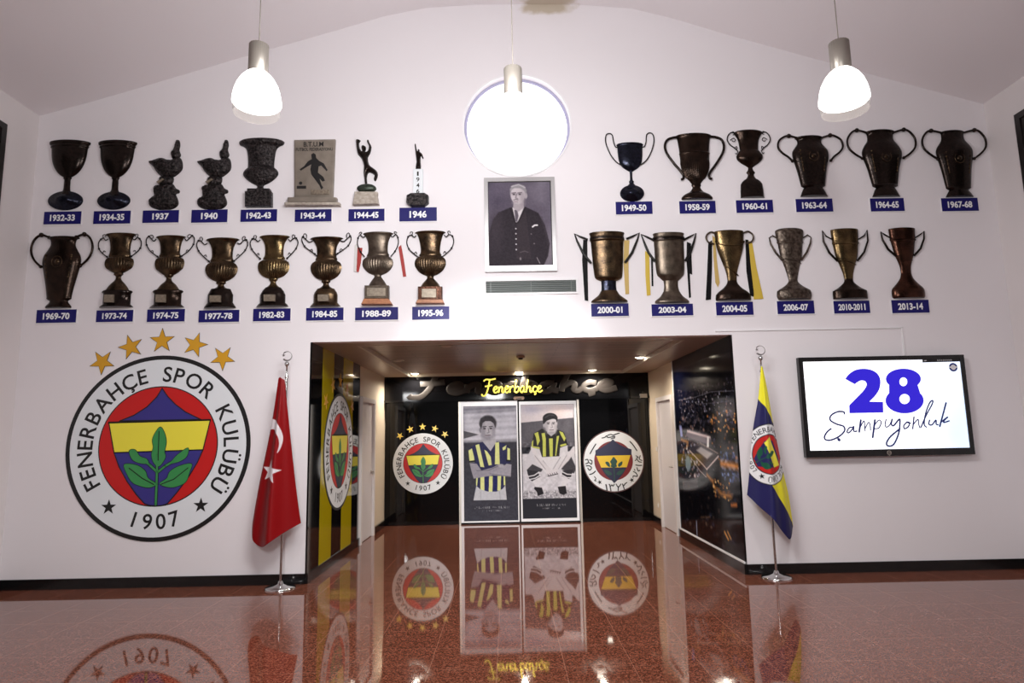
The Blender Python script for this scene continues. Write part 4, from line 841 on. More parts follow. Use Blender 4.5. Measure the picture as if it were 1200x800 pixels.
PEN = [(((325, 435), (320, 422), (280, 422), (240, 445), (235, 475), (275, 500), (320, 515), (325, 545), (290, 580), (240, 602), (205, 600), (198, 580), (215, 550), (240, 530)), 6), (((288, 598), (292, 602)), 11),
              (((378, 520), (355, 525), (342, 550), (355, 555), (378, 530), (385, 515), (385, 545), (405, 545)), 5), (((430, 475), (420, 550)), 7), (((424, 525), (450, 480), (455, 520), (458, 545)), 4), (((456, 530), (480, 490), (490, 510), (492, 540)), 4),
              (((520, 475), (512, 540), (506, 585)), 7), (((515, 510), (545, 475), (560, 490), (545, 525), (518, 530)), 4), (((592, 470), (585, 505), (595, 520), (615, 505), (630, 470)), 4), (((630, 470), (625, 500), (640, 510), (675, 470), (680, 490), (672, 560), (640, 630), (605, 640), (595, 620), (620, 580), (680, 530)), 6),
              (((722, 490), (705, 510), (710, 530), (735, 515), (740, 490), (722, 488), (748, 495)), 5), (((770, 455), (762, 530)), 5), (((764, 505), (795, 470), (800, 500), (808, 525)), 4), (((815, 520), (850, 440), (885, 375), (890, 350), (870, 365), (845, 430), (835, 500), (850, 520)), 5),
              (((870, 475), (865, 500), (885, 505), (910, 475), (912, 500), (925, 505)), 5), (((975, 365), (955, 440), (935, 515)), 6), (((940, 490), (985, 455), (965, 475), (960, 490), (995, 480)), 5)]
for nm, i0, i1 in (('letter', 0, 1), ('cedilla', 1, 2), ('letter', 2, 3), ('letter', 3, 6), ('letter', 6, 8), ('letter', 8, 9), ('letter', 9, 10), ('letter', 10, 11), ('letter', 11, 13), ('letter', 13, 14), ('letter', 14, 15), ('letter', 15, 17)):
    mb = MB()
    for st, w in PEN[i0:i1]: mb.stroke(T8(*spline(st, 5)), w * 1.55 / 5.4545 / 95, 0.0822)
    mb.build(nm, 'screen_ink', sc_)
mb = MB().flat(T8((824, 107), (824, 82), (1078, 74), (1080, 100)), 0.0822); mb.build('caption_bar', 'screen_black', sc_)
mb = MB().flat(T8((834, 98), (850, 97), (850, 92), (834, 93)), 0.083)
for i in range(8):
    x = 920 + i * 12; mb.stroke(T8((x, 88 - i * .3), (x + 2, 97 - i * .3)), 0.005, 0.083); mb.stroke(T8((x + 4, 92 - i * .3), (x + 8, 94 - i * .3)), 0.004, 0.083)
mb.build('caption', 'white_letter', sc_)
q = T8((1021, 137))[0]; k = 25 / 5.4545 / 95
MB().flat(circ(q[0], q[1], k, 32), 0.0822).build('corner_logo', 'screen_ink', sc_); MB().flat(circ(q[0], q[1], k * 0.6, 24), 0.083).flat([(q[0] - k, q[1] - k * 0.15), (q[0] + k, q[1] - k * 0.15), (q[0] + k, q[1] + k * 0.2), (q[0] - k, q[1] + k * 0.2)], 0.0835).build('corner_logo_band', 'white_letter', sc_)
q = T8((609, 684))[0]; k = 13 / 5.4545 / 95
mb = MB().prism([circ(q[0], q[1], k, 24), circ(q[0], q[1], k * 0.65, 24)[::-1]], 0.09, 0.092); mb.box((q[0] - k * 0.5, q[1] - k * 0.15, 0.09), (q[0] + k * 0.5, q[1] + k * 0.15, 0.092)); mb.box((q[0] - k * .15, q[1] - k * 1.5, 0.09), (q[0] + k * .15, q[1] - k, 0.092)); mb.build('badge', 'alu', r)

# ------------------------------------------------------------------ dark boards on the side walls
for (px, py), X, left, lb in (((3.6, 146), XL, True, 'dark framed board high on the left side wall'), ((1193, 135), XR, False, 'dark framed board high on the right side wall')):
    q = atx(px, py, X); r = empty('framed_board', frame((X, q[1] - 0.75, q[2] - 0.6), (0, 1, 0) if left else (0, -1, 0), (0, 0, 1), (1, 0, 0) if left else (-1, 0, 0))); tag(r, lb, 'picture')
    MB().prism([[(-0.75, -0.6), (0.75, -0.6), (0.75, 0.6), (-0.75, 0.6)], [(-0.68, -0.53), (0.68, -0.53), (0.68, 0.53), (-0.68, 0.53)][::-1]], 0, 0.05).build('frame', 'dark_frame', r)
    MB().box((-0.68, -0.53, 0.005), (0.68, 0.53, 0.03)).build('face', 'dark_face', r)

# ------------------------------------------------------------------ trophies: half-round reliefs mounted on the wall
C1T, C2T, C3T, C4T = (30, 140, 4), (270, 140, 4), (30, 250, 4), (270, 250, 4)
C5T, C6T, C7T, C8T = (660, 130, 1200 / 280), (900, 130, 1200 / 280), (660, 240, 1200 / 260), (880, 240, 1200 / 260)
class Relief:
    def __init__(s, C, cx, yb, label, name='trophy_cup', cat='trophy', group=None):
        s.C = C; p = at(*s.px(cx, yb)); s.x0, s.z0 = p[0], p[2]; s.k0 = zat(s.x0, 0, s.px(cx, yb)[1])[1]
        s.r = empty(name, wallframe(s.x0, s.z0)); tag(s.r, label, cat, group)
    def px(s, x, y): return s.C[0] + x / s.C[2], s.C[1] + y / s.C[2]
    def h(s, y): return zat(s.x0, 0, s.C[1] + y / s.C[2])[0] - s.z0
    def w(s, hw): return hw / s.C[2] * s.k0
    def loc(s, x, y):
        p = at(*s.px(x, y)); return (p[0] - s.x0, p[2] - s.z0)
    def body(s, name, m, prof, flute=None, sz=0.42, n=40, smooth=3):
        P = prof; 
        if smooth > 1: P = [tuple(q) for q in spline(prof, smooth)]
        L = [(max(s.w(hw), 0.0008), s.h(y)) for y, hw in P][::-1]
        if flute: flute = (s.h(flute[1]), s.h(flute[0]), flute[2], flute[3], flute[4])
        return MB().lathe(L, n if not flute else 120, 0.0, PI, 1.0, sz, (0, 0, 0.003), flute=flute).build(name, m, s.r)
    def slab(s, name, m, x0, y0, x1, y1, z1, z0=0.0, parent=None):
        return s.poly(name, m, [(x0, y0), (x1, y0), (x1, y1), (x0, y1)], z1, z0, parent)
    def poly(s, name, m, pts, z1, z0=0.0, parent=None):
        L = [s.loc(*p) for p in pts]; ar = sum(L[i][0] * L[(i + 1) % len(L)][1] - L[(i + 1) % len(L)][0] * L[i][1] for i in range(len(L)))
        if ar < 0: L = L[::-1]
        c = np.mean(L, 0); ins = [tuple(c + (np.array(q) - c) * 0.94) for q in L]
        mb = MB().flat(ins, z1); k = len(L); zz = z0 + (z1 - z0) * 0.8
        vs = [(x, y, z0) for x, y in L] + [(x, y, zz) for x, y in L] + [(x, y, z1) for x, y in ins]
        fs = []
        for a in (0, k):
            fs += [(a + i, a + (i + 1) % k, a + k + (i + 1) % k, a + k + i) for i in range(k)]
        mb.add(vs, fs); mb.add([(x, y, z0) for x, y in L], [f[::-1] for f in MB().flat(L).f]); return mb.build(name, m, parent or s.r)
    def blob(s, name, m, pts, depth, step=2.0, rough=0.0, smooth=3):
        L = [s.loc(*p) for p in pts]
        if smooth > 1: L = spline(L, smooth, True)
        st = step / s.C[2] * s.k0
        return pillow(L, depth, st, 0.002, rough).build(name, m, s.r)
    def handles(s, m, r, pts, knobs=(), both=True, curls=(), closed=False):
        rr = s.w(r); P = [s.loc(*p) for p in pts]
        if not closed: P = spline(P, 5)
        for sg in ((1, -1) if both else (1,)):
            mb = MB().tube([(x * sg, y, 0.012 + rr) for x, y in P], rr, 8, closed=closed)
            for kx, ky, kr in knobs:
                q = s.loc(kx, ky); R = s.w(kr); mb.lathe([(R * math.sin(t), -R * math.cos(t)) for t in np.linspace(0.05, PI - 0.05, 7)], 10, c=(q[0] * sg, q[1], 0.012 + rr))
            for l in curls: mb.tube([(x * sg, y, 0.012 + rr) for x, y in spline([s.loc(*p) for p in l], 4)], rr * 0.7, 6)
            mb.build('handle', m, s.r)
    def disc(s, name, m, cx, cy, rx, ry, steps):       # round foot seen from above: stepped oval relief
        c = s.loc(cx, cy); W_ = s.w(rx); Hh = W_ * ry / rx; mb = MB()
        mb.lathe([(a * W_, z) for a, z in steps], 40, c=(c[0], c[1], 0), axis='z')
        mb.v = [(x, c[1] + (y - c[1]) * Hh / W_, z) for x, y, z in mb.v]; return mb.build(name, m, s.r)
    def ribbon(s, m, l, z=0.03):
        L = [s.loc(*p) for p in l]; return s.poly('ribbon', m, l, 0.008, 0.003)
def lab(what, yr): return '%s above the %s plate' % (what, yr)
STEP = [(1.0, 0.0), (1.0, 0.02), (0.94, 0.028), (0.62, 0.034), (0.58, 0.05), (0.44, 0.054), (0.38, 0.07), (0.22, 0.075), (0.0, 0.078)]
for yr_, cx, ct, dx, k in (('1932-33', 190, 208, 0, 1.0), ('1934-35', 416, 440, 0, 0.945)):
    t = Relief(C1T, cx, 384, lab('dark bronze goblet on wide blue-black foot', yr_))
    t.disc('foot', 'tro_blue', cx, 382, 80 * k, 46 * k, STEP)
    t.body('stem', 'tro_dark', [(268, 12 * k), (276, 20 * k), (284, 15 * k), (300, 15), (330, 16), (345, 24), (362, 34), (380, 38)], sz=0.6)
    t.body('bowl', 'tro_dark', [(112, 96 * k), (120, 95 * k), (127, 88 * k), (133, 90 * k), (140, 85 * k), (150, 84 * k), (190, 79 * k), (222, 68 * k), (246, 53 * k), (262, 36 * k), (272, 18 * k)])
for yr_, dx in (('1937', 0), ('1940', 227)):
    sh = lambda *l: [(x + dx, y) for x, y in l]
    t = Relief(C1T, 650 + dx, 424, lab('blackened shell cup on rocky base, %s of the twin pair,' % ('left' if not dx else 'right'), yr_))
    t.blob('rocky_base', 'tro_black', sh((600, 320), (618, 308), (650, 303), (690, 302), (705, 322), (722, 332), (722, 345), (706, 352), (715, 375), (717, 400), (692, 420), (645, 427), (598, 416), (578, 396), (585, 370), (603, 358)), 0.07, 5, 0.008)
    t.blob('stem_figure', 'tro_black', sh((640, 266), (692, 268), (690, 302), (660, 314), (630, 306), (626, 286)), 0.05, 4, 0.005)
    t.blob('shell_bowl', 'tro_black', sh((578, 200), (600, 193), (625, 184), (645, 181), (662, 188), (690, 190), (712, 178), (730, 185), (738, 210), (735, 236), (715, 258), (690, 273), (660, 275), (630, 262), (610, 240), (598, 220)), 0.075, 4, 0.004)
    t.blob('crest_figure', 'tro_black', sh((690, 186), (682, 158), (695, 140), (702, 115), (711, 97), (722, 100), (726, 122), (722, 145), (729, 168), (716, 184)), 0.045, 4, 0.004)
    t.poly('pale_scroll', 'tag', sh((624, 300), (655, 284), (662, 290), (632, 308)), 0.06, 0.03)
t = Relief(C2T, 138, 414, lab('dark urn cup with flared rim on square plinth', '1942-43'))
t.slab('plinth', 'tro_black', 77, 345, 200, 414, 0.075); t.slab('plinth_cap', 'tro_black', 86, 332, 192, 346, 0.065)
t.body('bowl', 'tro_black', [(104, 100), (110, 107), (122, 102), (130, 84), (145, 70), (185, 63), (225, 62), (235, 72), (250, 82), (266, 80), (285, 62), (300, 40), (308, 22)])
t.body('stem', 'tro_black', [(306, 24), (316, 14), (326, 20), (334, 32)], sz=0.7)
t = Relief(C2T, 390, 411, lab('sepia plaque trophy with running player silhouette', '1943-44'), 'trophy_plaque')
t.slab('lower_step', 'stone', 262, 398, 519, 411, 0.08); t.slab('upper_step', 'plaque', 275, 374, 504, 396, 0.07)
bd = t.poly('board', 'plaque', [(303, 101), (495, 98), (484, 372), (304, 367)], 0.035)
mb = MB().flat([t.loc(*p) for p in ((383, 170), (394, 163), (404, 170), (407, 187), (420, 200), (442, 212), (460, 243), (455, 248), (430, 222), (418, 226), (415, 255), (440, 275), (448, 292), (436, 297), (422, 282), (432, 313), (440, 325), (430, 334), (422, 315), (400, 285), (384, 264), (379, 240), (384, 216), (360, 230), (335, 246), (329, 240), (350, 225), (368, 202), (386, 192))][::-1], 0.037); mb.build('player_silhouette', 'black', bd)
mb = MB(); a, b = t.loc(348, 112), t.loc(440, 133); put_text(mb, 'B.T.U.M', (a[0] + b[0]) / 2, (a[1] + b[1]) / 2, b[0] - a[0], a[1] - b[1], 0.037, 0.02)
a, b = t.loc(312, 140), t.loc(484, 152); put_text(mb, 'FUTBOL FEDERASYONU', (a[0] + b[0]) / 2, (a[1] + b[1]) / 2, b[0] - a[0], a[1] - b[1], 0.037, 0.02)
a = t.loc(316, 330); b = t.loc(360, 316); mb.flat([(a[0], a[1]), (b[0], a[1]), (b[0], b[1]), (a[0], b[1])], 0.037); a = t.loc(334, 304); mb.flat(circ(a[0], a[1], 0.02, 10), 0.0372); mb.build('lettering', 'black', bd)
t.slab('name_tag', 'tag', 383, 335, 468, 358, 0.045, 0.03, bd)
t = Relief(C2T, 640, 408, lab('bronze player figure with both arms raised on marble block', '1944-45'), 'trophy_figure')
t.poly('marble_block', 'stone', [(586, 360), (692, 358), (700, 405), (579, 408)], 0.075); t.slab('marble_cap', 'stone', 586, 347, 694, 361, 0.065)
t.disc('mound', 'figure_green', 640, 326, 45, 21, [(1, 0), (1, 0.03), (0.9, 0.045), (0.5, 0.06), (0, 0.062)])
t.blob('player_figure', 'tro_dark', [(588, 100), (597, 95), (612, 100), (604, 112), (608, 138), (618, 150), (614, 132), (622, 122), (635, 128), (636, 142), (632, 154), (645, 150), (650, 126), (640, 105), (647, 95), (653, 110), (662, 130), (656, 160), (645, 180), (650, 210), (665, 225), (685, 240), (692, 260), (685, 285), (678, 290), (672, 280), (676, 262), (655, 250), (645, 255), (640, 275), (642, 308), (631, 308), (628, 275), (624, 250), (626, 220), (615, 185), (598, 165), (592, 140), (590, 115)], 0.055, 3, smooth=2)
t = Relief(C2T, 880, 412, lab('small figure on white column with black octagonal base', '1946'), 'trophy_figure')
t.poly('octagonal_base', 'tro_black', [(830, 366), (850, 356), (915, 355), (931, 365), (931, 396), (912, 413), (850, 414), (828, 397)], 0.09)
col = t.slab('column', 'white', 859, 238, 905, 358, 0.05)
mb = MB(); kx = t.w(1)
for i, ch in enumerate('1946'):
    c = t.loc(881.5, 262 + 27 * i); put_text(mb, ch, c[0], c[1], kx * (15 if ch != '1' else 8), kx * 21, 0.0515, 0.02)
mb.build('numerals', 'black', col)
t.blob('figure', 'tro_dark', [(864, 118), (869, 115), (872, 135), (877, 150), (879, 141), (887, 142), (888, 152), (898, 160), (906, 182), (901, 184), (893, 172), (892, 200), (893, 236), (868, 236), (872, 200), (868, 165), (866, 140)], 0.04, 2.5, smooth=2)
# amphora cups with round handles
for C, yr_, cx, prof, foot, hd_, lb, m in (
    (C3T, '1969-70', 155, [(114, 70), (120, 76), (126, 62), (150, 58), (175, 70), (200, 85), (225, 90), (250, 87), (300, 76), (350, 65), (392, 58), (402, 57), (410, 44)], [(408, 43), (418, 44), (432, 56), (440, 61), (444, 58)], [(112, 113), (82, 104), (55, 120), (38, 150), (34, 185), (48, 222), (78, 252)], 'dark bronze amphora cup with round handles', 'tro_brown'),
    (C6T, '1963-64', 230, [(134, 66), (140, 74), (148, 64), (165, 62), (185, 76), (205, 90), (230, 92), (262, 85), (312, 73), (372, 62), (380, 60), (388, 46)], [(386, 46), (398, 54), (415, 62), (432, 69)], [(146, 141), (100, 130), (74, 136), (50, 156), (47, 190), (68, 216), (98, 236), (118, 256)], 'dark embossed amphora cup with round handles', 'tro_dark'),
    (C6T, '1964-65', 592, [(105, 70), (110, 78), (119, 68), (150, 67), (175, 85), (205, 100), (235, 99), (290, 82), (372, 65), (380, 63), (388, 46)], [(386, 46), (398, 54), (415, 62), (433, 70)], [(492, 114), (440, 102), (412, 115), (393, 150), (400, 190), (430, 220), (468, 242)], 'large dark embossed amphora cup with round handles', 'tro_dark'),
    (C6T, '1967-68', 960, [(106, 56), (111, 63), (120, 57), (150, 60), (180, 82), (205, 93), (240, 89), (300, 76), (380, 64), (390, 62), (400, 47)], [(398, 47), (408, 54), (420, 62), (434, 70)], [(872, 116), (812, 104), (786, 115), (768, 150), (775, 190), (805, 220), (846, 246)], 'dark shield embossed amphora cup with round handles', 'tro_dark')):
    t = Relief(C, cx, foot[-1][0], lab(lb, yr_)); ym = prof[0][0]
    t.body('bowl', m, prof); t.body('foot', m, foot)
    q = hd_[len(hd_) // 2]; t.handles(m, 5.2, hd_, knobs=[(hd_[1][0], hd_[1][1], 11), (hd_[0][0] + 6, hd_[0][1] + 2, 8), (hd_[-1][0], hd_[-1][1], 8)])
    yb = prof[6][0]; c = (0, t.h(yb + 10)); R = t.w(24)       # raised medallion and side garlands
    mb = MB(); z = t.w(prof[6][1]) * 0.42
    mb.tube([(c[0] + R * math.cos(a), c[1] + R * 1.1 * math.sin(a), z - 0.003) for a in np.linspace(0, 2 * PI, 22)[:-1]], 0.006, 6, closed=True)
    mb.lathe([(R * 0.55, -0.004), (R * 0.45, 0.005), (0.0, 0.008)], 16, c=(c[0], c[1], z), axis='z')
    mb.build('medallion', 'tro_bronze', t.r)
    for sx in (-1, 1):
        mb = MB()
        for j in range(6): 
            yy = yb - 22 + j * 20; rr_ = t.w(prof[6][1] * (1 - 0.0022 * max(0, yy - yb))) ; a = math.radians(48); q = (sx * rr_ * math.cos(a), t.h(yy), rr_ * math.sin(a) * 0.42)
            mb.lathe([(0.013 * math.sin(v), -0.013 * math.cos(v)) for v in np.linspace(0.05, PI - 0.05, 6)], 8, c=q)
        mb.tube([(sx * t.w(prof[6][1] * (1 - 0.0022 * max(0, y_ - yb))) * math.cos(math.radians(48)), t.h(y_), t.w(prof[6][1] * (1 - 0.0022 * max(0, y_ - yb))) * math.sin(math.radians(48)) * 0.42) for y_ in (yb - 22, yb + 20, yb + 50, yb + 78)], 0.005, 6)
        mb.build('garland', 'tro_bronze', t.r)
# bell cups with scrolled handles
def bell(C, yr_, cx, m, rim, shift, hdl, base, lb, curls=(), knobs=(), wide=1.0):
    t = Relief(C, cx, base[-1][-1][0] if isinstance(base[0], tuple) and isinstance(base[-1], list) else base[-1][0], lab(lb, yr_))
    return t
def bellcup(C, yr_, cx, m, body, stem, base, hdl, lb, base_m=None, box=None, plinth=None, tagbox=None, curls=(), ribs=(), flu=None, yb=None):
    t = Relief(C, cx, yb, lab(lb, yr_))
    t.body('bowl', m, body, flute=flu); t.body('stem', m, stem, sz=0.6)
    if base: t.body('base', base_m or m, base, sz=0.5, smooth=1, n=16)
    if box: t.slab('base', base_m or m, *box, 0.08)
    if plinth: t.poly('plinth', plinth[0], plinth[1], 0.09)
    if tagbox: t.slab('name_tag', 'tag', *tagbox, 0.086 if box else 0.105, 0.05)
    t.handles('tro_ink', 2.6, hdl, curls=curls, knobs=[(x, y, 5) for x, y in hdl[3::2]])
    for mm, l in ribs: t.ribbon(mm, l)
    return t
bellcup(C3T, '1973-74', 427, 'tro_bronze', [(99, 70), (103, 73), (109, 62), (130, 52), (170, 47), (200, 52), (208, 50), (215, 61), (235, 66), (255, 60), (270, 42), (281, 20)], [(279, 20), (288, 22), (296, 13), (312, 15), (330, 32), (348, 46), (366, 56)], [(364, 66), (370, 72), (378, 64), (428, 64), (438, 76), (442, 78)],
    [(392, 122), (380, 128), (370, 118), (358, 124), (347, 142), (349, 168), (366, 190), (386, 205), (392, 213)], 'bronze bell cup with scroll handles on dark flared octagonal base', 'tro_dark', tagbox=(392, 388, 436, 425), curls=[((370, 118), (367, 106), (375, 101), (381, 108), (376, 114)), ((366, 190), (372, 178), (380, 182))], flu=(212, 262, 30, .035, 0), yb=442)
bellcup(C3T, '1974-75', 665, 'tro_bronze', [(110, 66), (114, 71), (120, 61), (145, 50), (185, 46), (200, 52), (208, 50), (215, 62), (235, 67), (262, 60), (280, 40), (291, 22)], [(289, 22), (296, 20), (303, 12), (318, 16), (334, 34), (350, 46), (364, 56)], [(362, 66), (368, 72), (378, 63), (428, 64), (438, 76), (442, 80)],
    [(616, 122), (606, 132), (594, 122), (582, 110), (571, 124), (572, 150), (590, 180), (622, 204), (634, 214)], 'bronze bell cup with wide scroll handles on brown octagonal base', 'tro_brown', tagbox=(630, 388, 676, 425), curls=[((594, 122), (604, 114), (598, 104), (588, 106), (582, 112)), ((590, 180), (600, 176), (602, 186))], flu=(212, 268, 30, .035, 0), yb=442)
bellcup(C3T, '1977-78', 912, 'tro_bronze', [(122, 74), (127, 79), (135, 66), (165, 52), (205, 49), (222, 55), (230, 54), (245, 70), (268, 74), (295, 62), (312, 40), (322, 20)], [(320, 20), (328, 23), (336, 14), (347, 20), (358, 42)], [(356, 46), (375, 55), (384, 59), (420, 59), (430, 66), (438, 72), (445, 74)],
    [(856, 142), (842, 148), (828, 134), (814, 130), (806, 150), (815, 178), (838, 204), (862, 226), (872, 238)], 'dark bronze bell cup with scroll handles on low domed base', 'tro_dark', tagbox=(880, 392, 930, 424), curls=[((828, 134), (834, 122), (827, 113), (820, 118), (822, 128)), ((838, 204), (848, 196), (852, 206))], flu=(238, 312, 34, .035, 8), yb=445)
bellcup(C4T, '1982-83', 198, 'tro_gold', [(109, 68), (113, 72), (122, 60), (150, 46), (195, 44), (212, 52), (218, 51), (230, 68), (250, 72), (275, 66), (295, 47), (308, 20)], [(306, 20), (313, 20), (322, 13), (335, 17), (350, 34)], [(348, 36), (365, 50), (384, 59), (420, 59), (428, 68), (438, 75)],
    [(142, 126), (132, 134), (120, 124), (106, 122), (96, 142), (104, 170), (126, 198), (142, 214)], 'gilt bronze bell cup with thin scroll handles on dark domed base', 'tro_dark', tagbox=(170, 388, 222, 420), curls=[((120, 124), (126, 112), (120, 105), (112, 110), (114, 119)), ((126, 198), (134, 188), (138, 198))], flu=(226, 302, 34, .035, 8), yb=438)
bellcup(C4T, '1984-85', 446, 'tro_bronze', [(117, 74), (121, 78), (130, 64), (160, 48), (200, 46), (216, 52), (222, 51), (238, 68), (260, 71), (285, 62), (305, 42), (316, 20)], [(314, 20), (322, 21), (330, 13), (342, 18), (356, 38)], [(354, 40), (372, 52), (384, 56), (420, 56), (428, 64), (437, 71)],
    [(388, 132), (372, 136), (356, 124), (342, 112), (338, 130), (350, 156), (374, 176), (398, 192), (408, 204)], 'dull bronze bell cup with wide thin handles on domed base', 'tro_bronze', tagbox=(420, 388, 470, 420), curls=[((356, 124), (360, 106), (352, 97), (345, 104), (348, 112)), ((374, 176), (384, 170), (388, 180))], flu=(230, 308, 34, .035, 8), yb=437)
bellcup(C4T, '1988-89', 690, 'tro_grey', [(94, 68), (98, 72), (108, 60), (140, 48), (180, 46), (196, 53), (202, 52), (218, 67), (240, 70), (262, 60), (280, 40), (290, 18)], [(288, 18), (297, 16), (306, 22), (326, 36), (344, 46)], None,
    [(634, 108), (624, 114), (610, 104), (600, 118), (598, 148), (612, 182), (632, 206)], 'grey bronze bell cup with white and red ribbons', 'tro_grey', box=(634, 343, 747, 406), plinth=('wood', [(632, 406), (748, 406), (763, 431), (618, 431)]), tagbox=(645, 356, 736, 396), curls=[((610, 104), (618, 94), (612, 90), (604, 97))], flu=(212, 284, 34, .04, 8), yb=431,
    ribs=[('rib_white', [(583, 150), (597, 140), (596, 200), (592, 276), (578, 272)]), ('rib_red', [(596, 160), (620, 162), (612, 232), (602, 276), (590, 274)]), ('rib_red', [(788, 160), (801, 148), (814, 220), (825, 296), (810, 298)])])
bellcup(C4T, '1995-96', 938, 'tro_bronze', [(89, 70), (93, 73), (102, 61), (140, 50), (180, 46), (196, 53), (202, 52), (216, 68), (238, 72), (262, 62), (282, 42), (294, 18)], [(292, 18), (300, 15), (308, 18), (328, 36), (350, 50)], None,
    [(872, 106), (862, 114), (850, 104), (834, 112), (828, 138), (838, 168), (862, 192), (884, 208)], 'bronze bell cup on brown box base with pale tag', 'tro_copper', box=(882, 348, 996, 410), plinth=('wood', [(880, 410), (998, 410), (1006, 426), (872, 426)]), tagbox=(900, 360, 970, 402), curls=[((850, 104), (856, 92), (848, 88), (843, 96)), ((862, 192), (870, 182), (876, 192))], flu=(210, 288, 34, .035, 8), yb=426)
# upper right row
t = Relief(C5T, 345, 415, lab('blue-black cup with tall thin wire handles', '1949-50')); t.disc('foot', 'tro_blue', 345, 416, 60, 43, STEP)
t.body('stem', 'tro_blue', [(300, 12), (308, 7), (345, 7), (356, 13), (364, 11), (376, 20), (392, 28)], sz=0.7); t.body('bowl', 'tro_blue', [(169, 66), (174, 69), (180, 65), (230, 62), (262, 56), (284, 42), (298, 22), (306, 8)])
t.handles('tro_ink', 3.0, [(276, 186), (262, 184), (252, 160), (246, 128), (232, 117), (214, 126), (213, 165), (236, 222), (266, 260), (296, 278)])
t = Relief(C5T, 672, 448, lab('dark brown cup with broad open handles and fluted bowl', '1958-59'))
t.body('bowl', 'tro_brown', [(127, 90), (131, 93), (140, 85), (175, 79), (212, 76), (217, 79), (222, 76), (265, 72), (298, 67), (330, 53), (354, 33), (368, 22)], flute=(262, 345, 44, .035, 0)); t.body('stem', 'tro_brown', [(366, 22), (376, 24), (386, 20), (400, 28), (412, 40)]); t.body('foot', 'tro_brown', [(410, 40), (422, 64), (434, 76), (442, 79), (448, 76)])
t.handles('tro_dark', 6.5, [(582, 136), (545, 140), (517, 154), (508, 185), (520, 222), (555, 270), (586, 306), (601, 330), (598, 345), (588, 347)])
t = Relief(C5T, 950, 437, lab('small dark cup with ornate scroll handles on arched base', '1960-61'))
t.body('bowl', 'tro_brown', [(105, 62), (110, 73), (120, 69), (150, 53), (198, 47), (204, 52), (212, 57), (228, 67), (245, 64), (262, 48), (276, 25), (286, 11)]); t.body('stem', 'tro_brown', [(284, 11), (294, 12), (302, 16), (312, 22), (322, 15), (335, 20), (350, 34)])
t.body('base', 'tro_dark', [(346, 34), (356, 46), (370, 55), (400, 58), (434, 59), (438, 61)], smooth=1)
t.handles('tro_ink', 3.0, [(872, 126), (860, 118), (842, 112), (826, 126), (821, 150), (836, 174), (858, 190), (874, 206)], curls=[((842, 112), (852, 108), (856, 120), (848, 124)), ((836, 150), (852, 140), (862, 150), (852, 158), (846, 152)), ((858, 190), (868, 182), (870, 194), (864, 198)), ((874, 206), (868, 220), (862, 214))])
# lower right row
for yr_, cx, m, prof, stem, foot, hd_, ribs, lb in (
    ('2000-01', 250, 'tro_bronze', [(154, 96), (158, 97), (166, 93), (178, 92), (198, 95), (204, 90), (300, 84), (378, 77), (398, 71), (408, 56), (414, 41)], [(412, 41), (440, 40), (466, 42)], [(464, 43), (488, 58), (508, 84), (520, 98), (528, 98)], [(132, 190), (95, 176), (60, 160), (76, 202), (108, 266), (150, 318)],
     [('rib_black', [(108, 190), (130, 192), (131, 300), (135, 520), (116, 516), (102, 300)]), ('rib_gold', [(329, 192), (358, 192), (352, 300), (356, 482), (336, 484), (326, 320)])], 'broad brown cup with angular handles and black and gold ribbons'),
    ('2003-04', 588, 'tro_grey', [(157, 85), (161, 86), (170, 83), (198, 86), (204, 82), (300, 80), (372, 75), (392, 62), (406, 48), (412, 40)], [(410, 40), (440, 38), (472, 44)], [(470, 45), (494, 60), (512, 82), (522, 92), (531, 92)], [(488, 194), (455, 178), (420, 162), (436, 206), (460, 262), (494, 308)],
     [('rib_yellow', [(442, 250), (464, 262), (468, 400), (472, 488), (452, 492), (444, 380)]), ('rib_black', [(474, 280), (484, 290), (487, 440), (478, 440)]), ('rib_black', [(668, 200), (690, 210), (697, 378), (684, 372), (680, 300), (690, 500), (680, 504), (666, 300)])], 'pale grey bronze cup with angular handles and thin ribbons')):
    t = Relief(C7T, cx, foot[-1][0], lab(lb, yr_)); t.body('bowl', m, prof, n=48); t.body('stem', m if yr_ != '2000-01' else 'tro_blue', stem); t.body('foot', m, foot)
    q = [t.loc(*p) for p in hd_]; t.handles('tro_ink', 7, [(hd_[0][0] + 8, hd_[0][1])] + hd_[1:], closed=False) if False else None
    for sg in (1, -1):
        rr_ = t.w(6); mb = MB().tube([(x * sg, y, 0.02) for x, y in q], [rr_, rr_ * .9, rr_ * .7, rr_, rr_ * 1.2, rr_ * 1.2], 8, fz=0.8); mb.build('handle', 'tro_ink', t.r)
    mb = MB(); L = [(t.w(prof[3][1]) + 0.002, t.h(196)), (t.w(prof[3][1]) + 0.005, t.h(190)), (t.w(prof[3][1]) + 0.002, t.h(178))]; mb.lathe(L, 90, 0, PI, 1.0, 0.42, (0, 0, 0.003), flute=(t.h(198), t.h(176), 60, 0.012, 90)); mb.build('engraved_band', 'tro_dark', t.r)
    for mm, l in ribs: t.ribbon(mm, l)
def swirl(t, m, w0, y0, w1, y1, name='raised_band', drop=0.0):
    mb = MB(); pts = []
    for a in np.linspace(0.12, PI - 0.12, 18):
        r_ = t.w(w0) * 1.0; f_ = (math.cos(a) + 1) / 2; yy = y0 + (y1 - y0) * (1 - f_) + drop * math.sin(a); ww = t.w(w0 + (w1 - w0) * (1 - f_)); pts.append((ww * math.cos(a), t.h(yy), ww * math.sin(a) * 0.42 + 0.004))
    mb.tube(pts, t.w(3.4), 6); mb.build(name, m, t.r)
t = Relief(C7T, 920, 517, lab('brown tapering cup with black and yellow ribbons on both sides', '2004-05'))
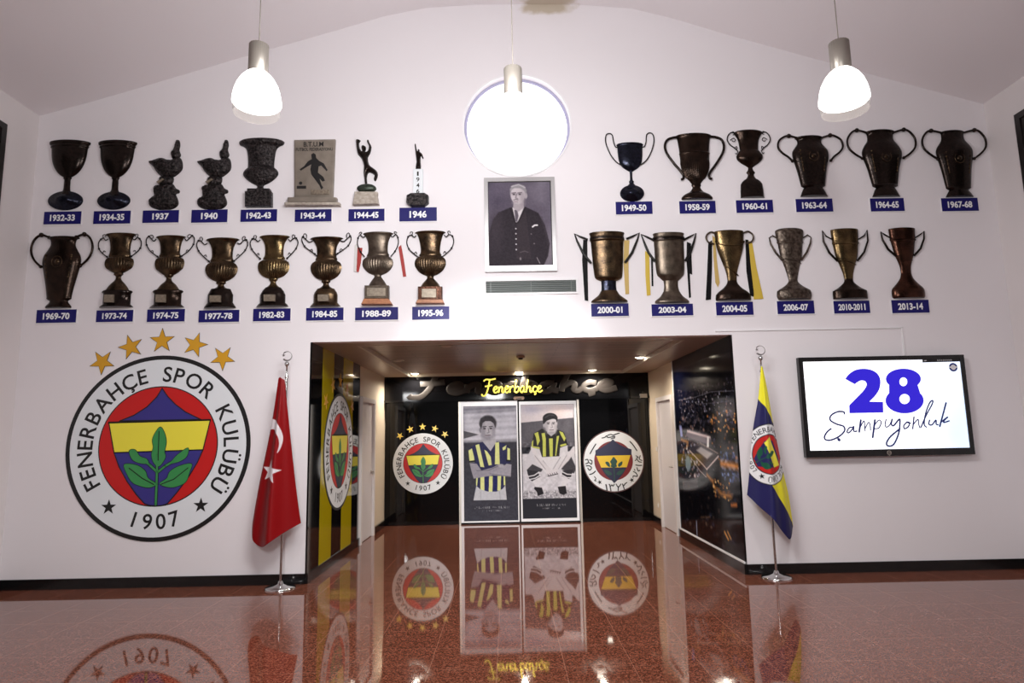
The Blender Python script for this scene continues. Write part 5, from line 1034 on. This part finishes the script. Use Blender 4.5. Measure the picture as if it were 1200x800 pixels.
t.body('bowl', 'tro_gold', [(145, 79), (149, 81), (165, 80), (200, 77), (240, 71), (290, 55), (340, 38), (380, 28), (412, 25)]); t.body('foot', 'tro_brown', [(410, 25), (428, 31), (450, 50), (468, 75), (482, 89), (490, 94), (512, 96), (518, 92)])
t.handles('tro_grey', 5, [(822, 158), (795, 150), (772, 168), (772, 190), (784, 206), (812, 214)]); swirl(t, 'tro_gold', 80, 195, 80, 195, drop=34); swirl(t, 'tro_gold', 34, 385, 38, 330)
for mm, l in (('rib_black', [(784, 205), (804, 192), (804, 320), (798, 512), (770, 515), (778, 360)]), ('rib_gold', [(806, 165), (820, 180), (830, 300), (845, 420), (836, 446), (822, 420), (812, 280)]), ('rib_black', [(984, 188), (1000, 190), (1014, 340), (1034, 500), (1010, 490), (990, 360)]), ('rib_yellow', [(1002, 196), (1020, 200), (1044, 340), (1082, 508), (1030, 512), (1014, 340)])): t.ribbon(mm, l)
for yr_, cx, m, prof, foot, hd_, lb, sw in (
    ('2006-07', 235, 'tro_worn', [(132, 60), (138, 74), (148, 78), (170, 76), (198, 71), (206, 73), (216, 67), (280, 59), (320, 46), (370, 32), (406, 24)], [(404, 24), (420, 28), (440, 50), (460, 84), (470, 92), (488, 94), (500, 93), (513, 88)], [(148, 188), (112, 168), (95, 182), (104, 215), (130, 260), (166, 302)], 'worn mottled cup with thin silvery handles', ((70, 205, 70, 205, 8), (48, 318, 58, 292, 0))),
    ('2010-11', 537, 'tro_gold', [(136, 74), (140, 76), (170, 74), (198, 72), (212, 73), (220, 69), (280, 60), (320, 45), (370, 29), (402, 24)], [(400, 24), (420, 28), (448, 60), (464, 88), (472, 93), (506, 94), (510, 92)], [(436, 190), (402, 172), (382, 142), (388, 200), (420, 262), (464, 306)], 'golden brown cup with pointed open handles', ((72, 208, 72, 208, 8), (44, 325, 52, 298, 0))),
    ('2013-14', 852, 'tro_copper', [(131, 71), (135, 73), (160, 71), (184, 70), (192, 72), (198, 67), (270, 52), (310, 38), (340, 30), (372, 28)], [(370, 28), (398, 36), (428, 60), (448, 80), (462, 88), (482, 90), (500, 88), (506, 80)], [(752, 182), (718, 164), (697, 148), (706, 190), (736, 242), (778, 278)], 'coppery brown cup with pointed dark handles', ((70, 190, 70, 190, 12), (40, 300, 40, 300, 6)))):
    t = Relief(C8T, cx, foot[-1][0], lab(lb, '2010-2011' if yr_ == '2010-11' else yr_)); t.body('bowl', m, prof); t.body('foot', m if m != 'tro_gold' else 'tro_brown', foot)
    q = [t.loc(*p) for p in hd_]
    for sg in (1, -1): MB().tube([(x * sg, y, 0.018) for x, y in q], [t.w(3.5), t.w(4), t.w(3), t.w(5), t.w(6), t.w(6)], 8).build('handle', 'tro_worn' if yr_ == '2006-07' else 'tro_dark', t.r)
    for a in sw: swirl(t, m, *a[:4], drop=a[4])

# ------------------------------------------------------------------ year plates
PLATES = [(C1T, '1932-33', 90, 433, 263, 492), (C1T, '1934-35', 322, 430, 494, 490), (C1T, '1937', 552, 427, 720, 485), (C1T, '1940', 780, 424, 948, 484), (C2T, '1942-43', 50, 423, 220, 480), (C2T, '1943-44', 304, 423, 475, 480),
  (C2T, '1944-45', 555, 421, 723, 478), (C2T, '1946', 793, 414, 968, 478), (C3T, '1969-70', 55, 452, 240, 513), (C3T, '1973-74', 335, 454, 506, 509), (C3T, '1974-75', 573, 450, 748, 508), (C3T, '1977-78', 814, 454, 1003, 510),
  (C4T, '1982-83', 109, 447, 283, 505), (C4T, '1984-85', 357, 443, 531, 502), (C4T, '1988-89', 586, 441, 787, 500), (C4T, '1995-96', 853, 437, 1027, 498),
  (C5T, '1949-50', 263, 457, 447, 520), (C5T, '1958-59', 582, 454, 764, 516), (C5T, '1960-61', 867, 449, 1052, 512), (C6T, '1963-64', 138, 443, 323, 508), (C6T, '1964-65', 511, 440, 681, 505), (C6T, '1967-68', 868, 439, 1052, 504),
  (C7T, '2000-01', 151, 535, 353, 603), (C7T, '2003-04', 477, 537, 701, 600), (C7T, '2004-05', 825, 526, 1026, 597), (C8T, '2006-07', 140, 520, 340, 590), (C8T, '2010-2011', 445, 520, 640, 587), (C8T, '2013-14', 758, 515, 960, 585)]
for C, t_, x0, y0, x1, y1 in PLATES:
    g = lambda x, y: (C[0] + x / C[2], C[1] + y / C[2])
    a, b = g(x0, y0), g(x1, y1); cx, cz, hw, hh = rect(a[0], a[1], b[0], b[1]); px = hw * 2 / (b[0] - a[0])
    r = empty('year_plate', wallframe(cx, cz)); tag(r, 'navy blue wall plate with the year %s in white' % t_, 'plate', 'year plates beneath the trophies')
    MB().box((-hw - px * 0.4, -hh - px * 1.1, 0), (hw + px * 0.9, hh + px * 0.3, 0.010)).build('backing_board', 'white_board', r)
    MB().box((-hw, -hh, 0.009), (hw, hh, 0.0125)).build('blue_face', 'plate', r)
    tw = hw * 2 * (0.67 if '-' in t_ else 0.46) * (1.12 if len(t_) > 8 else 1.0); mb = MB(); put_text(mb, t_, 0, 0, tw, hh * 2 * 0.52, 0.0135, 0.035); mb.build('numerals', 'white_letter', r)

# ------------------------------------------------------------------ pendant lamps
def pendant(px, py, yd, sd, label, cordtop):
    p = at(px, py, yd); k = zat(p[0], yd, py)[1]; rd = 27.5 * k * sd; r = empty('pendant_lamp', (p[0], yd, p[2])); tag(r, label, 'lamp', 'glass pendant lamps hanging from the ceiling')
    # ceiling height above
    xs = [q[0] for q in prof_room]; zc_ = float(np.interp(p[0], xs, [q[1] for q in prof_room])) - p[2]
    cap0, cap1 = rd * 0.86, rd * 2.15; cr = rd * 0.40
    MB().lathe([(0.004, cap1), (0.004, zc_)], 8, axis='z').build('cord', 'alu', r)
    MB().lathe([(0.06, zc_ - 0.05), (0.06, zc_)], 20, axis='z').build('ceiling_rose', 'alu', r)
    MB().lathe([(0.006, cap1 + 0.02), (cr * 0.5, cap1 + 0.012), (cr, cap1), (cr, cap0), (cr * 0.9, cap0 - 0.01)][::-1], 48, axis='z', flute=(cap0, cap1, 24, 0.03, 0)).build('socket_cap', 'alu', r)
    MB().lathe([(q * rd, h * rd) for q, h in ((0.0, -0.58), (0.5, -0.59), (0.95, -0.58), (1.0, -0.52), (0.985, -0.3), (0.93, 0.0), (0.84, 0.28), (0.69, 0.56), (0.50, 0.78), (0.36, 0.9), (0.0, 0.92))], 40, axis='z').build('glass_shade', 'lamp_glow', r)
    MB().lathe([(q * rd, h * rd) for q, h in ((0.955, -0.585), (0.955, -0.75), (0.93, -1.0))], 48, axis='z', caps=False).build('lower_glass_rim', 'lamp_skirt', r)
    light('pendant_bulb', 'SPOT', (p[0], yd, p[2] - rd * 1.1), 62, (1, 0.98, 0.95), 0.10, target=(p[0], yd, 0), spot=2.75)
prof_room = [at(*p) for p in ((46, 136), (115, 117), (315, 58), (400, 34), (450, 19), (500, 9), (610, 5), (740, 10), (790, 22), (850, 40), (930, 62), (1035, 91), (1154, 122))]; prof_room = [(p[0], p[2]) for p in prof_room]
pendant(301.5, 108, -2.8, 1.0, 'lit opal glass pendant lamp on the left side of the hall', 0)
pendant(988, 105, -2.8, 1.0, 'lit opal glass pendant lamp on the right side of the hall', 0)
pendant(602, 133, -2.45, 0.95, 'lit opal glass pendant lamp hanging before the round window', 0)

# ------------------------------------------------------------------ flags on chrome stands
def stand(nm, basepx, ballpx, label):
    Y = -0.185; p = at(basepx[0], basepx[1], Y); q = at(ballpx[0], ballpx[1], Y); k = zat(q[0], Y, ballpx[1])[1]; h = q[2]
    r = empty(nm, (p[0], Y, 0)); tag(r, label, 'flag stand')
    MB().lathe([(0.155, 0.0), (0.155, 0.010), (0.145, 0.018), (0.07, 0.03), (0.03, 0.045), (0.022, 0.07), (0.014, 0.075)], 40, axis='z').build('base', 'chrome', r)
    MB().lathe([(0.0125, 0.03), (0.0125, h - 0.12)], 16, axis='z').build('pole', 'chrome', r)
    MB().lathe([(0.0125, h - 0.16), (0.02, h - 0.15), (0.02, h - 0.14), (0.011, h - 0.12), (0.008, h - 0.03), (0.02, h - 0.02)], 16, axis='z').lathe([(0.026 * math.sin(t), h - 0.026 * math.cos(t)) for t in np.linspace(0.05, PI - .05, 10)], 16, axis='z').build('finial', 'chrome', r)
    c = h + 0.026 + 0.058; R = 0.055; a = [(R * math.cos(t), R * math.sin(t)) for t in np.linspace(math.radians(215), math.radians(505), 26)]; b = [(0.006 + 0.044 * math.cos(t) , 0.004 + 0.044 * math.sin(t)) for t in np.linspace(math.radians(500), math.radians(222), 26)]
    m = MB().prism(a + b, -0.006, 0.006); s_ = star(-0.036, 0.012, 0.021, 0.5); m.prism(s_, -0.006, 0.006)
    m.map(lambda v: (v[0], -v[2], c + v[1])).build('crescent_topper', 'chrome', r); return Y
def cloth(name, Y, L, Rr, hem, cv, label, folds, C, n=(300, 110)):
    px = lambda p: (C[0] + p[0] / C[2], C[1] + p[1] / C[2])
    def resamp(P, m):
        P = np.array(P, float); d = np.r_[0, np.cumsum(np.hypot(*np.diff(P, axis=0).T))]; t = np.linspace(0, d[-1], m); return np.stack([np.interp(t, d, P[:, 0]), np.interp(t, d, P[:, 1])], 1)
    Lp, Rp, Hp = resamp(spline([px(p) for p in L], 6), n[0]), resamp(spline([px(p) for p in Rr], 6), n[0]), resamp(spline([px(p) for p in hem], 6), n[1])
    t = np.linspace(0, 1, n[1]); v = np.linspace(0, 1, n[0]); base = Lp[:, None] * (1 - t)[None, :, None] + Rp[:, None] * t[None, :, None]
    off = Hp - (Lp[-1] * (1 - t)[:, None] + Rp[-1] * t[:, None]); P = base + off[None] * (v ** 5)[:, None, None]
    pos = np.zeros((n[0], n[1], 3))
    for i in range(n[0]):
        for j in range(n[1]):
            q = at(P[i, j, 0], P[i, j, 1], Y); pos[i, j] = q; 
    T, V = np.meshgrid(t, v); pos[..., 1] -= folds(T, V)
    base_ = pos[0, n[1] // 2].copy(); r = empty(name, (base_[0], Y, pos[..., 2].min())); tag(r, label, 'flag')
    cols = cv.sample(P[..., 0], P[..., 1]); o = grid_mesh('cloth', pos - np.array([base_[0], Y, pos[..., 2].min()]), cols, 'cloth', r, True)
    m = o.modifiers.new('thickness', 'SOLIDIFY'); m.thickness = 0.004; m.offset = -1
    return r, P, pos, base_
FR = (285, 400, 800 / 300); FY = (860, 395, 800 / 300)
Y1 = stand('flag_stand', (328.5, 687.5), (328.2, 426.5), 'chrome flag stand with round base carrying the red flag')
cv = Canvas(290, 435, 360, 645, 210, 630, (132, 0, 6)); G = lambda *l: [(285 + x / FR[2], 400 + y / FR[2]) for x, y in l]
cv.poly(G((80, 90), (150, 90), (134, 122), (118, 112), (108, 122), (90, 122)), (206, 198, 200), 0.5)
cv.poly(spline(G((90, 242), (112, 250), (126, 272), (133, 302), (128, 332), (120, 348), (124, 322), (121, 298), (110, 282), (98, 274), (84, 276), (80, 262)), 4, True), (222, 214, 218), 0.35)
cv.poly(G((99, 366), (106, 393), (132, 400), (110, 411), (113, 439), (95, 421), (72, 430), (82, 407), (66, 391), (89, 391)), (226, 218, 222), 0.35)
def foldsR(T, V):
    A = 0.02 + 0.15 * V
    return 0.035 + A * (0.75 * np.sin(PI * T) + 0.38 * np.cos(2 * PI * (T - 0.60)) + 0.16 * np.sin(2 * PI * 2.3 * T + 0.5)) * (0.4 + 0.6 * np.minimum(1, V * 3))
cloth('flag', Y1, [(114, 112), (96, 230), (76, 330), (50, 450), (30, 560), (27, 596)], [(132, 112), (145, 250), (160, 400), (174, 520), (181, 565)], [(27, 596), (38, 624), (66, 637), (100, 622), (140, 592), (181, 567)], cv, 'red flag with white crescent and star hanging from left chrome stand', foldsR, FR)
Y2 = stand('flag_stand', (910, 675.5), (889.5, 419.5), 'chrome flag stand with round base carrying the yellow and navy flag')
cv = Canvas(872, 425, 935, 635, 220, 735, (238, 230, 50)); G = lambda *l: [(860 + x / FY[2], 395 + y / FY[2]) for x, y in l]
nv, ye = (34, 32, 84), (236, 228, 56)
cv.poly(G((40, 185), (72, 193), (122, 270), (150, 330), (60, 470), (0, 400)), nv, 0.4); cv.poly(G((0, 430), (60, 440), (98, 456), (184, 578), (200, 640), (140, 640), (0, 500)), nv, 0.4)
ce = (897.5, 531.7); RA, RX, RY = math.radians(-62), 26.0, 35.0
def ef(x, y): c, s = math.cos(RA), math.sin(RA); return (ce[0] + (x * c - y * s) * RX, ce[1] - (x * s + y * c) * RY)
E2 = lambda l: [ef(*p) for p in l]
cv.poly(E2(circ(0, 0, 1.02, 60)), (30, 28, 40), 0.4); cv.poly(E2(circ(0, 0, 0.985, 60)), (228, 228, 230), 0.4); cv.poly(E2(circ(0, 0, 0.67, 60)), (26, 22, 34), 0.4); cv.poly(E2(circ(0, 0, 0.64, 60)), (190, 34, 30), 0.4)
cv.poly(E2([(-0.33, 0.34), (0.40, 0.34), (0.5, 0.0), (0.15, -0.6), (-0.15, -0.6), (-0.5, 0.0)]), (36, 34, 88), 0.4); cv.poly(E2([(-0.52, 0.26), (0.55, 0.26), (0.47, -0.05), (-0.45, -0.05)]), (236, 226, 70), 0.4)
for l in (LEAF_C, LEAF_SL, LEAF_SR, LEAF_BL, LEAF_BR): cv.poly(E2([(x * 1.08, y * 1.08) for x, y in l]), (24, 84, 62), 0.4)
cv.line(E2([(0.0, 0.1), (0, -0.62)]), 1.0, (24, 84, 62), 0.5)
for a in (-128, -52): cv.poly(E2(star(0.8 * math.cos(math.radians(a)), 0.8 * math.sin(math.radians(a)), 0.1)), (20, 20, 26), 0.3)
def foldsY(T, V):
    A = 0.015 + 0.11 * V
    return 0.035 + A * (0.8 * np.sin(PI * T) + 0.35 * np.cos(2 * PI * (T - 0.45)) + 0.14 * np.sin(2 * PI * 2.6 * T + 1.2)) * (0.4 + 0.6 * np.minimum(1, V * 3))
def ink(cv, polys): 
    for l in polys: cv.poly(l, (18, 18, 24), 0.25)
for ch, a, rb, k in ring_letters(math.radians(214), math.radians(-38), 0.17, 0.735):
    v, f, x0, x1, y0, y1 = text(ch); t = a - PI / 2; c, s = math.cos(t), math.sin(t); pts = []
    cxy = ef(rb * math.cos(a), rb * math.sin(a))
    if not (872 < cxy[0] < 925): continue
    for face in f:
        l = []
        for i in face:
            u = (v[i][0] - (x0 + x1) / 2) * k; w_ = rb + v[i][1] * k; l.append(ef(u * c - w_ * s, u * s + w_ * c))
        cv.poly(l, (18, 18, 24), 0.3)
for i, ch in enumerate('1907'):
    v, f, x0, x1, y0, y1 = text(ch); a = math.radians(-90 + (i - 1.5) * 11); t = a + PI / 2; c, s = math.cos(t), math.sin(t); k = 0.17 / 0.73
    for face in f:
        l = []
        for q in face:
            u = (v[q][0] - (x0 + x1) / 2) * k; w_ = -0.87 + v[q][1] * k; l.append(ef(u * c - w_ * s, u * s + w_ * c))
        cv.poly(l, (18, 18, 24), 0.3)
cloth('flag', Y2, [(81, 92), (73, 190), (60, 270), (52, 340), (46, 430), (40, 492)], [(86, 92), (102, 165), (118, 250), (136, 335), (155, 420), (173, 495), (188, 585)], [(40, 492), (70, 526), (100, 560), (130, 594), (152, 618), (166, 627), (180, 610), (188, 590)], cv, 'yellow and navy flag with round crest hanging from right chrome stand', foldsY, FY)
